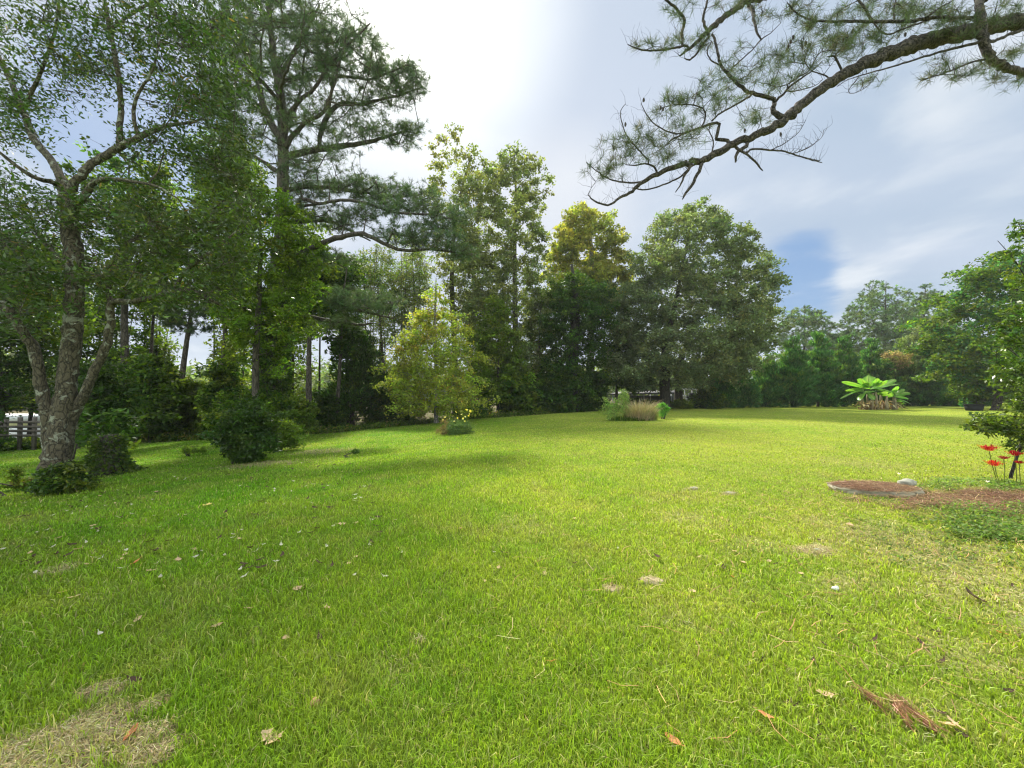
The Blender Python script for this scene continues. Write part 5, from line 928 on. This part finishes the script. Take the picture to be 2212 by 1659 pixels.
# white utility cart parked behind the oaks
DC = 47.0; cb = GD(1492, DC); ct = thing('utility_cart', cb, 'white roofed utility cart parked behind the oak trunks', 'cart')
def cx_(px): return P(px, 850, DC)[0]
def cz_(py): return P(1490, py, DC)[2]
g = Geo(); bx(g, cx_(1478), cx_(1506), DC, DC + 1.3, cz_(842), cz_(839.5)); g.obj('roof', WHITE, ct)
for px in (1479, 1504.5):
    for dd in (0, 1.2): g = Geo(); bx(g, cx_(px), cx_(px + 1), DC + dd, DC + dd + .06, cz_(861), cz_(842)); g.obj('post', WHITE, ct)
g = Geo(); bx(g, cx_(1476), cx_(1507), DC + .05, DC + 1.25, cz_(869), cz_(860)); bx(g, cx_(1474), cx_(1483), DC + .05, DC + 1.25, cz_(860), cz_(853)); g.obj('body', WHITE, ct)
g = Geo(); bx(g, cx_(1488), cx_(1500), DC + .1, DC + 1.2, cz_(860), cz_(856)); bx(g, cx_(1498), cx_(1501), DC + .1, DC + 1.2, cz_(856), cz_(849)); g.obj('seat', BLACKP, ct)
for px in (1481, 1502):
    for dd in (0, 1.15): g = Geo(); c0 = np.array([cx_(px), DC + dd, gz(cx_(px), DC) + .28]); tube(g, [c0 - [0, .1, 0], c0 - [0, .09, 0], c0 + [0, .09, 0], c0 + [0, .1, 0]], [.2, .28, .28, .2], 14); g.obj('wheel', TYRE, ct)
pb_ = GD(1512, 48); pn = thing('tan_fence', pb_, 'short tan wooden fence beside the white utility cart', 'fence'); g = Geo()
for k in range(5): xx = P(1507 + k * 2.1, 850, 48)[0]; bx(g, xx, xx + .11, 48, 48.03, pb_[2], P(1510, 841, 48)[2] - .02 * (k % 2)); 
g.obj('boards', TAN, pn); g = Geo(); bx(g, P(1506.5, 850, 48)[0], P(1517, 850, 48)[0], 48.03, 48.08, P(1510, 846, 48)[2] - .04, P(1510, 846, 48)[2] + .04); g.obj('crossbar', WOODD, pn)
rb_ = GD(1480, 42); rf = thing('rail_fence', rb_, 'low dark single rail fence beneath the right side of the oak', 'fence')
for px in (1450, 1478, 1505, 1530): b_ = GD(px, 42); g = Geo(); bx(g, b_[0] - .04, b_[0] + .04, 41.96, 42.04, b_[2] - .1, P(px, 868, 42)[2] + .06); g.obj('post', WOODD, rf)
g = Geo(); bx(g, P(1448, 850, 42)[0], P(1532, 850, 42)[0], 41.91, 41.95, P(1480, 871, 42)[2], P(1480, 868.5, 42)[2]); g.obj('rail', WOODD, rf)
# house mostly hidden behind the oak and cedars
DH = 62.0; hx0, hx1 = P(1585, 850, DH)[0], P(1672, 850, DH)[0]; hb = np.array([(hx0 + hx1) / 2, DH, float(gz((hx0 + hx1) / 2, DH))]); ho = thing('house', hb, 'pale grey house almost hidden behind the oak and the cedars', 'house')
ze, zr_ = P(1630, 812, DH)[2], P(1630, 780, DH)[2]; g = Geo(); bx(g, hx0, hx1, DH, DH + 9, hb[2], ze); g.obj('wall', HWALL, ho)
g = Geo(); xm = (hx0 + hx1) / 2; v = [[hx0 - .4, DH - .4, ze - .1], [xm, DH - .4, zr_], [hx1 + .4, DH - .4, ze - .1], [hx0 - .4, DH + 9.4, ze - .1], [xm, DH + 9.4, zr_], [hx1 + .4, DH + 9.4, ze - .1]]; v = np.array(v); v2 = v + [0, 0, .18]
g.add(np.concatenate([v, v2]), [[6, 7, 10, 9], [7, 8, 11, 10], [0, 3, 4, 1], [1, 4, 5, 2], [0, 1, 7, 6], [1, 2, 8, 7], [3, 9, 10, 4], [4, 10, 11, 5], [0, 6, 9, 3], [2, 5, 11, 8]]); g.obj('roof', plain('light grey roof', (.42, .46, .52), .6, 4, .15), ho)
g = Geo(); g.add([[hx0 + .1, DH + .02, ze + .0], [hx1 - .1, DH + .02, ze], [xm, DH + .02, zr_ - .05]], None, [[0, 1, 2]]); g.add([[hx0 + .1, DH + 8.98, ze], [hx1 - .1, DH + 8.98, ze], [xm, DH + 8.98, zr_ - .05]], None, [[0, 2, 1]]); g.obj('gable', HWALL, ho)
for k in range(3): xx = hx0 + .9 + k * 2.0; g = Geo(); bx(g, xx, xx + .9, DH - .03, DH + .05, ze - 1.7, ze - .5); wo = g.obj('window', WHITE, ho); g = Geo(); bx(g, xx + .06, xx + .84, DH - .045, DH - .032, ze - 1.64, ze - .56); po = g.obj('pane', GLASSD, ho); po.parent = wo

# ------------------------------------------------------------------ small things on the right of the lawn
DT = 33.0; tb = GD(2103, DT); tub = thing('black_tub', tb, 'black plastic tub with flared sides standing on the far lawn at right', 'tub')
def ellr(cx, cy, rx, ry, z, k=28): a = np.arange(k) / k * 2 * np.pi; return np.stack([cx + rx * np.cos(a), cy + ry * np.sin(a), np.full(k, z)], 1)
def lathe(g, rings, c=None, close=True):
    k = len(rings[0]); V = np.concatenate(rings); i = np.arange(k); j = (i + 1) % k
    q = np.concatenate([np.stack([i, j, j + k, i + k], 1) + r * k for r in range(len(rings) - 1)]); n0 = len(V)
    if close: V = np.concatenate([V, rings[0].mean(0)[None], rings[-1].mean(0)[None]]); t_ = np.concatenate([np.stack([j, i, np.full(k, n0)], 1), np.stack([i + k * (len(rings) - 1), j + k * (len(rings) - 1), np.full(k, n0 + 1)], 1)])
    else: t_ = None
    return g.add(V, q, t_, c)
hz = P(2103, 873, DT)[2] - tb[2]; rx = 19 / F0 * DT; g = Geo()
lathe(g, [ellr(*tb[:2], rx * .78, rx * .5, tb[2]), ellr(*tb[:2], rx * .80, rx * .52, tb[2] + .02), ellr(*tb[:2], rx * .97, rx * .62, tb[2] + hz * .9), ellr(*tb[:2], rx * .9, rx * .56, tb[2] + hz * .9), ellr(*tb[:2], rx * .76, rx * .46, tb[2] + .1)]); g.obj('basin', BLACKP, tub, True)
g = Geo(); k = 28; lathe(g, [ellr(*tb[:2], rx * .97, rx * .62, tb[2] + hz * .88), ellr(*tb[:2], rx * 1.04, rx * .68, tb[2] + hz * .9), ellr(*tb[:2], rx * 1.04, rx * .68, tb[2] + hz), ellr(*tb[:2], rx * .92, rx * .58, tb[2] + hz)], close=False); g.obj('rim', BLACKP, tub, True)

STONE = plain('mossy concrete', (.33, .30, .21), .9, 6, .4, bump=.8); ROCK = plain('pale rock', (.33, .32, .25), .9, 10, .35, bump=.8)
fc = G(1905, 1066); cc0 = np.array([fc[0], fc[1] + .12, fc[2]]); rr_ = 88 / F0 * fc[1]; slab = thing('round_slab', cc0, 'round weathered concrete slab half buried at the edge of the pine straw bed', 'slab'); rng = np.random.default_rng(300)
def wr(r, z, am=.02): e = ellr(cc0[0], cc0[1], r, r * .62, z, 72); return e + np.concatenate([rng.normal(0, am, (72, 2)), rng.normal(0, .003, (72, 1))], 1)
g = Geo(); h_ = .075; lathe(g, [wr(rr_ * .99, cc0[2] - .06), wr(rr_, cc0[2] + h_ * .5), wr(rr_ * .995, cc0[2] + h_ * .85), wr(rr_ * .97, cc0[2] + h_), wr(rr_ * .85, cc0[2] + h_ + .004), wr(rr_ * .4, cc0[2] + h_ + .006)]); g.obj('slab', STONE, slab)
xs = cc0[0] + rng.normal(0, rr_ * .45, 5200); ys = cc0[1] + rng.normal(0, rr_ * .27, 5200); kk = ((xs - cc0[0]) / rr_) ** 2 + ((ys - cc0[1]) / (rr_ * .62)) ** 2 < .97; xs, ys = xs[kk], ys[kk]; n_ = len(xs)
az = rng.uniform(0, 2 * np.pi, n_); dr = np.stack([np.cos(az), np.sin(az), rng.normal(0, .1, n_)], 1); c0 = np.stack([xs, ys, cc0[2] + h_ + .006 + rng.uniform(0, .02, n_)], 1); s = unit(np.cross(dr, [0, 0, 1.0])) * .0028; L_ = rng.uniform(.04, .09, n_)[:, None]
g = Geo(); g.add(np.stack([c0 - dr * L_ - s, c0 - dr * L_ + s, c0 + dr * L_ + s, c0 + dr * L_ - s], 1).reshape(-1, 3), np.arange(n_ * 4).reshape(-1, 4), c=np.repeat(palette(rng, n_, [(.22, .13, .075, 3), (.14, .08, .05, 2), (.36, .26, .16, 1)], .25), 4, 0)); tag(g.obj('slab_litter', STRAW), 'rusty pine straw lying on top of the round slab', 'pine straw', kind='stuff')
def rock(name, c, r, label, m, seed, squash=(1, .7, .45), cat='rock', group=None):
    rng = np.random.default_rng(seed); import bmesh
    bm = bmesh.new(); bmesh.ops.create_icosphere(bm, subdivisions=3, radius=1.0)
    ph = rng.uniform(0, 6, 6)
    for v in bm.verts:
        p_ = v.co; k = 1 + .14 * math.sin(3 * p_.x + ph[0]) * math.cos(2.6 * p_.y + ph[1]) + .07 * math.sin(7 * p_.z + 5 * p_.x + ph[2]) + rng.normal(0, .012)
        v.co = Vector((p_.x * k * r * squash[0], p_.y * k * r * squash[1], p_.z * k * r * squash[2]))
    me = bpy.data.meshes.new(name); bm.to_mesh(me); bm.free(); me.materials.append(m); me.polygons.foreach_set('use_smooth', np.ones(len(me.polygons), bool))
    o = bpy.data.objects.new(name, me); COL.objects.link(o); o.location = [float(x) for x in c]; o.rotation_euler = (0, 0, rng.uniform(-.3, .3)); return tag(o, label, cat, group)
pr = P(1960, 1046, fc[1] + .25); rock('rock', [pr[0], pr[1], cc0[2] + h_ + .03], .17, 'flat pale mossy rock lying on the back of the round slab', ROCK, 301, (1.05, .55, .36))
q = G(1805, 1274); rock('white_stone', q + [0, 0, .012], .032, 'small white stone on the near lawn at right', plain('white stone', (.78, .78, .74), .8, 20, .15), 302, (1, .5, .5), 'stone')
q = G(1765, 1190); rock('grey_stone', q + [0, 0, .012], .03, 'small grey stone in the bare spot between the slab and the white stone', ROCK, 303, (1, .6, .5), 'stone')
q = G(1578, 1066); rock('tan_stone', q + [0, 0, .01], .06, 'tan stone at the right of two low pale spots on the middle lawn', ROCK, 304, (1.3, .6, .3), 'stone')
q = G(1500, 1056); rock('pale_stone', q + [0, 0, .01], .055, 'pale stone at the left of two low pale spots on the middle lawn', ROCK, 305, (1.3, .6, .4), 'stone')
MND = plain('sandy mound', (.38, .31, .19), .95, 30, .35, bump=1.0)
q = G(1408, 1256); rock('sand_mound', q + [0, 0, .0], .085, 'larger of two small sandy mounds on the near lawn', MND, 306, (1.1, .8, .3), 'mound')
q = G(1320, 1273); rock('sand_mound', q + [0, 0, .0], .058, 'smaller flatter of two small sandy mounds on the near lawn', MND, 307, (1.1, .8, .2), 'mound')
q = G(680, 1527); rock('oak_gall', q + [0, 0, .022], .024, 'small round brown ball in the near grass left of centre', plain('brown gall', (.42, .24, .11), .7, 30, .25), 308, (1, 1, .9), 'oak gall')

# red spider lilies
RED = (.52, .035, .02)
def lily(px, py, w_, bx_, by_, label, seed, col=RED):
    rng = np.random.default_rng(seed); b = G(bx_, by_); d_ = b[1]; top = P(px, py, d_ + rng.uniform(-.05, .05)); th = thing('spider_lily', b, label, 'flower', 'red spider lilies'); r = w_ * .42 / F0 * d_
    mid = (b + top) / 2 + rng.normal(0, .012, 3) * [1, 1, 0]; g = Geo(); cv = curve([b - [0, 0, .03], mid, top - [0, 0, r * .3]], .05); tube(g, cv, np.full(len(cv), .006), 7, c=(.18, .20, .07)); g.obj('stem', LEAF, th, True)
    g = Geo()
    for f in range(6):
        fa = 2 * np.pi * f / 6 + rng.uniform(-.2, .2); cdir = np.array([math.cos(fa), math.sin(fa), .35]); c0 = top - [0, 0, r * .25]; c1 = c0 + cdir * r * .3
        for k in range(6):
            a = rng.uniform(0, 6.3); o = unit(cdir + np.array([math.cos(a), math.sin(a), rng.uniform(-.2, 1)]) * .9); s = unit(np.cross(o, [0, 0, 1.0]) + 1e-3) * .0045; t_ = np.linspace(0, 1, 6)[:, None]
            cv = c1 + o * r * .75 * np.sin(t_ * 1.7) + np.array([0, 0, 1.0]) * r * .38 * np.sin(t_ * 3.3) - cdir * r * .35 * np.clip(t_ - .6, 0, 1); wv = np.sin(np.clip(t_ * .9 + .1, 0, 1) * np.pi) + .25
            V = np.stack([cv - s * wv, cv + s * wv], 1).reshape(-1, 3); i_ = np.arange(5) * 2; g.add(V, np.stack([i_, i_ + 1, i_ + 3, i_ + 2], 1), c=np.array(col) * rng.uniform(.7, 1.15))
    g.obj('petals', PETAL, th)
    g = Geo()
    for k in range(26):
        a = rng.uniform(0, 6.3); o = np.array([math.cos(a), math.sin(a), .25]); t_ = np.linspace(0, 1, 5)[:, None]; cv = top - [0, 0, r * .25] + o * r * 1.35 * t_ + np.array([0, 0, 1.0]) * r * .55 * t_ ** 2; tube(g, cv, np.full(5, .0013), 3, c=(.75, .06, .03), cap=False)
    g.obj('stamens', PETAL, th)
lily(2137, 971, 32, 2156, 1044, 'largest bright red spider lily, leftmost and tallest of the group', 310)
lily(2192, 982, 26, 2196, 1046, 'red spider lily standing nearest the trunk of the small tree', 311)
lily(2149, 1004, 30, 2163, 1046, 'lower red spider lily just beneath the largest one', 312)
lily(2168, 990, 18, 2168, 1042, 'small half open red spider lily in the middle of the group', 313, (.45, .03, .03))
lily(2202, 1000, 16, 2206, 1050, 'small faded spider lily low at the right of the tree trunk', 314, (.4, .05, .03))
for (px, py, bx_, by_, lab, sd) in [(1942, 1025, 1944, 1040, 'small pale pink flower behind the rock on the round slab', 315), (2133, 1042, 2137, 1056, 'small pale pink flower on the pine straw below the red lilies', 316)]:
    b = G(bx_, by_ + 2); top = P(px, py, b[1]); th_ = thing('pink_flower', b, lab, 'flower'); g = Geo(); tube(g, [b, (b + top) / 2 + [.004, 0, 0], top], [.003, .003, .002], 5, c=(.2, .28, .1)); g.obj('stem', LEAF, th_); g = Geo(); rng = np.random.default_rng(sd)
    for k in range(6): a = k * 1.047; o = np.array([math.cos(a), math.sin(a), .9]); o = unit(o); t2 = np.array([-math.sin(a), math.cos(a), 0]); g.add([top, top + o * .022 + t2 * .011, top + o * .042, top + o * .022 - t2 * .011], [[0, 1, 2, 3]], c=(.85, .66, .80))
    g.obj('petals', PETAL, th_)
# weeds in the bed
rng = np.random.default_rng(320); g = Geo(); sg_ = Geo()
def weeds(x0, x1, y0, y1, n, lsz, hgt, cols):
    for k in range(n):
        px, py = rng.uniform(x0, x1), rng.uniform(y0, y1); b = G(px, py); h_ = hgt * rng.uniform(.4, 1.2); m_ = int(rng.integers(6, 15)); tt = rng.uniform(.15, 1, m_)
        pp = b + np.stack([rng.normal(0, .05, m_), rng.normal(0, .05, m_), tt * h_], 1); leaves(g, pp, lsz, lsz * .55, palette(rng, m_, cols, .2), rng, .9, 0)
        cones(sg_, np.repeat(b[None], 3, 0), pp[:3], .002, .001, 3, c=(.15, .2, .06))
WC = [(.10, .17, .035, 3), (.14, .21, .045, 2), (.20, .24, .06, 1)]
weeds(2050, 2230, 1095, 1170, 430, .038, .09, WC); weeds(1960, 2080, 1085, 1130, 60, .03, .05, WC); weeds(1850, 2212, 1120, 1230, 130, .032, .035, WC); weeds(1945, 2060, 1048, 1062, 60, .035, .06, WC + [(.4, .42, .2, 1)]); weeds(2010, 2140, 1035, 1050, 90, .04, .05, [(.26, .32, .1, 1), (.16, .24, .06, 2)])
weeds(1885, 1930, 1072, 1084, 16, .03, .05, WC); weeds(2140, 2212, 1040, 1062, 80, .05, .06, WC)
o_ = g.obj('bed_weeds', LEAF); tag(o_, 'low leafy green weeds covering the bed at the right edge', 'weeds', kind='stuff'); tag(sg_.obj('weed_stems', LEAF), 'thin weed stems rising in the bed at the right edge', 'weeds', kind='stuff')
# clumps of rusty pine straw on the near grass
def straw_clump(p0, p1, wpx, n, label, seed):
    rng = np.random.default_rng(seed); a, b = G(*p0), G(*p1); d_ = unit(b - a); L_ = np.linalg.norm(b - a); s_ = np.cross(d_, [0, 0, 1.0]); wm = wpx / F0 * a[1]
    t_ = rng.uniform(0, 1, n); c0 = a + (b - a) * t_[:, None] + s_ * rng.normal(0, wm * .3, (n, 1)); c0[:, 2] = gz(c0[:, 0], c0[:, 1]) + .015 + np.abs(rng.normal(0, .018, n)); dd = unit(d_ + rng.normal(0, .28, (n, 3)) * [1, 1, .4]); LL = rng.uniform(.02, .06, n)[:, None]; ss = unit(np.cross(dd, [0, 0, 1.0])) * .0011
    g = Geo().add(np.stack([c0 - dd * LL - ss, c0 - dd * LL + ss, c0 + dd * LL + ss, c0 + dd * LL - ss], 1).reshape(-1, 3), np.arange(n * 4).reshape(-1, 4), c=np.repeat(palette(rng, n, [(.25, .13, .07, 3), (.17, .09, .05, 2), (.55, .36, .24, 1)], .2), 4, 0))
    th_ = thing('pine_straw_clump', (a + b) / 2, label, 'pine straw'); th_['_o'] = [float(x) for x in (a + b) / 2]; g.obj('straw', STRAW, th_)
straw_clump((1936, 1526), (2025, 1590), 16, 150, 'long rusty bundle of pine straw on the near grass at right', 330); straw_clump((1934, 1530), (1960, 1575), 10, 70, 'short rusty straw spur beside the top of the long straw bundle', 331); straw_clump((1862, 1508), (1902, 1535), 12, 80, 'smaller rusty straw tuft left of the long straw bundle', 332)

# fallen leaves, every one a thing of its own
def leafmesh(name, L_, W_, curl, lobes, col, seed):
    rng = np.random.default_rng(seed); n = 9; t_ = np.linspace(0, 1, n); w_ = W_ / 2 * np.sin(np.pi * np.clip(t_ * .96 + .02, 0, 1)) ** .8 * (1 + (.45 * np.cos(t_ * 2 * np.pi * lobes) if lobes else 0)); z = curl * L_ * (4 * (t_ - .5) ** 2) + .004
    x_ = (t_ - .5) * L_; zz_ = z + rng.normal(0, .002, n); V = np.concatenate([np.stack([x_, w_, zz_ + curl * .35 * np.abs(w_) + .006 * (w_ / W_) * 2], 1), np.stack([x_, 0 * x_, zz_], 1), np.stack([x_, -w_, zz_ + curl * .5 * np.abs(w_) + .004], 1)])
    i = np.arange(n - 1); q = np.concatenate([np.stack([i, i + 1, i + 1 + n, i + n], 1), np.stack([i + n, i + n + 1, i + 1 + 2 * n, i + 2 * n], 1)])
    g = Geo().add(V, q, c=col); g.add(*(lambda a: (a, [[0, 1, 2, 3]]))(np.array([[-L_ * .5, -.0015, z[0]], [-L_ * .5, .0015, z[0]], [-L_ * .75, .0015, z[0] + .01], [-L_ * .75, -.0015, z[0] + .01]])), c=col); return g.mesh(name, STRAW, True)
LM = {'tan': leafmesh('tan leaf', .085, .05, .10, 3, (.50, .36, .22), 1), 'pale': leafmesh('pale leaf', .06, .026, .18, 0, (.46, .44, .35), 2), 'dark': leafmesh('dark leaf', .09, .035, .16, 0, (.075, .05, .035), 3), 'rust': leafmesh('rust leaf', .09, .034, .1, 0, (.46, .18, .09), 4), 'yellow': leafmesh('yellow leaf', .09, .07, .08, 2, (.62, .50, .16), 5)}
rng = np.random.default_rng(340)
def fleaf(px, py, k, label, sc=1.0, group=None, rz=None):
    p_ = G(px, py); o = bpy.data.objects.new('fallen_leaf', LM[k]); COL.objects.link(o); o.location = (float(p_[0]), float(p_[1]), float(p_[2]) + .028 * min(1, sc)); o.rotation_euler = (rng.uniform(-.35, .45), rng.uniform(-.25, .25), rng.uniform(0, 6.3) if rz is None else rz); s_ = sc * rng.uniform(.85, 1.2); o.scale = (s_, s_, s_); tag(o, label, 'leaf', group)
for a in [(293, 1222, 'rust', 'rust brown fallen leaf on the shaded lawn at left, above a tan leaf', 1.2), (299, 1347, 'tan', 'curled tan leaf halfway down the left side of the lawn', 1), (217, 1380, 'pale', 'whitish fallen leaf low on the left side of the lawn', 1), (204, 1212, 'pale', 'whitish fallen leaf left of the rust brown leaf', 1.2), (170, 1192, 'tan', 'tan fallen leaf above the whitish leaf at left', 1.2),
          (290, 1482, 'dark', 'dark brown curled leaf just above the bare straw patch', 1), (285, 1598, 'rust', 'long rust leaf lying on the bare straw patch', 1.1), (582, 1606, 'tan', 'pale brown crumpled leaf at the bottom of the lawn, left of its pair', .9), (597, 1612, 'tan', 'pale tan leaf at the bottom of the lawn, right of its pair', .9), (641, 1280, 'tan', 'tan leaf with a dark neighbour left of centre', 1), (652, 1281, 'dark', 'dark leaf touching the tan leaf left of centre', .8),
          (690, 1386, 'dark', 'dark leaf standing in the near grass left of centre', .8), (738, 1138, 'tan', 'tan star shaped leaf on the middle lawn', 1.3), (448, 1095, 'yellow', 'yellow star shaped leaf below the glossy bush', 1.4), (1421, 1210, 'dark', 'dark reddish leaf above the larger sandy mound', 1.2), (1192, 1436, 'rust', 'small rust leaf near the centre bottom', .6), (1455, 1612, 'rust', 'rust leaf at the bottom centre of the lawn', .8),
          (1655, 1558, 'rust', 'orange brown leaf at the bottom right of centre', .8), (1782, 1512, 'tan', 'pinkish tan leaf left of the rusty straw', .8), (2048, 1580, 'tan', 'broken tan leaf right of the long straw bundle', .9), (2062, 1577, 'tan', 'outer half of the broken tan leaf right of the straw', .8), (1583, 1252, 'rust', 'rust leaf right of the larger sandy mound', .7), (1605, 1222, 'tan', 'pale tan leaf right of the dark reddish leaf', .9), (1562, 1232, 'dark', 'small dark leaf between the mound and the white stone', .8),
          (2105, 1300, 'dark', 'long dark leaf on the lawn below the bed at right', 1.4), (1890, 1392, 'dark', 'dark folded leaf between the white stone and the straw bundle', .8), (1990, 1398, 'dark', 'thin dark twig like leaf on the right lawn', .8), (2035, 1440, 'dark', 'dark slanted leaf above the long straw bundle', .8), (2160, 1375, 'rust', 'brown leaf near the right edge of the lawn', .8), (1835, 1140, 'tan', 'pale leaf on the lawn just below the round slab', 1), (1255, 1085, 'dark', 'dark speck of a leaf on the middle lawn', 1), (995, 1147, 'tan', 'small tan leaf on the middle lawn centre', .9),
          (1090, 1200, 'dark', 'small dark leaf near the centre of the lawn', .8), (1068, 1198, 'pale', 'small whitish leaf near the centre of the lawn', .7), (1240, 1222, 'dark', 'tiny dark leaf left of the smaller sandy mound', .8), (1335, 1190, 'pale', 'small pale leaf above the smaller sandy mound', .7)]: fleaf(*a)
def scatter(n, xr, yr, k, label, group, sc, skew=1.0):
    c = 0
    while c < n:
        px, py = rng.uniform(*xr), yr[0] + (yr[1] - yr[0]) * rng.uniform() ** skew
        if py < 1000 + (px < 330) * 55 or (px > 850 and rng.uniform() < .4): continue
        fleaf(px, py, k, label, sc, group); c += 1
scatter(85, (0, 900), (1000, 1270), 'pale', 'tiny whitish leaf among many scattered on the shaded left lawn', 'whitish leaves on the shaded lawn', 1.0, 1.6)
scatter(95, (0, 820), (1000, 1250), 'dark', 'small dark brown leaf among many scattered on the shaded left lawn', 'dark leaves on the shaded lawn', 1.05, 1.5)
scatter(30, (0, 800), (1010, 1400), 'tan', 'small tan leaf among several scattered on the left lawn', 'tan leaves on the left lawn', .8, 1.2)
scatter(26, (1500, 2200), (1120, 1630), 'dark', 'small dark leaf bit among several on the right lawn', 'dark leaf bits on the right lawn', .55)
scatter(16, (850, 1800), (1060, 1300), 'tan', 'small tan leaf bit among several on the middle lawn', 'tan leaf bits on the middle lawn', .6)
# leaning stick by the big tree
a, b = G(137, 1050), P(166, 960, DL - .55); a = P(136, 1000, DL - .3); a[2] = gz(a[0], a[1]); g = Geo(); so_ = thing('leaning_stick', a, 'dark broken branch leaning beside the foot of the blotched tree', 'branch'); cv = curve([a - [0, 0, .05], (a + b) / 2 + [.02, 0, .01], b], .1); tube(g, cv, np.linspace(.03, .014, len(cv)), 8, rng=rng, rough=.1); g.obj('branch', BARK_DARK, so_, True)

# ------------------------------------------------------------------ damp air over the yard
HZ = 0.0004
hm = bpy.data.materials.new('haze'); hm.use_nodes = True; hm.node_tree.nodes.clear(); t = NT(hm.node_tree)
pv = t.n('ShaderNodeVolumePrincipled'); pv.inputs['Color'].default_value = (.93, .96, 1, 1); pv.inputs['Density'].default_value = HZ; pv.inputs['Anisotropy'].default_value = .1
t.l.new(pv.outputs[0], t.n('ShaderNodeOutputMaterial').inputs['Volume'])
g = Geo(); bx(g, -560, 560, -560, 560, -4, 42); hzo = g.obj('haze', hm); tag(hzo, kind='stuff')

for r in ROOTS:
    if '_o' in r: del r['_o']
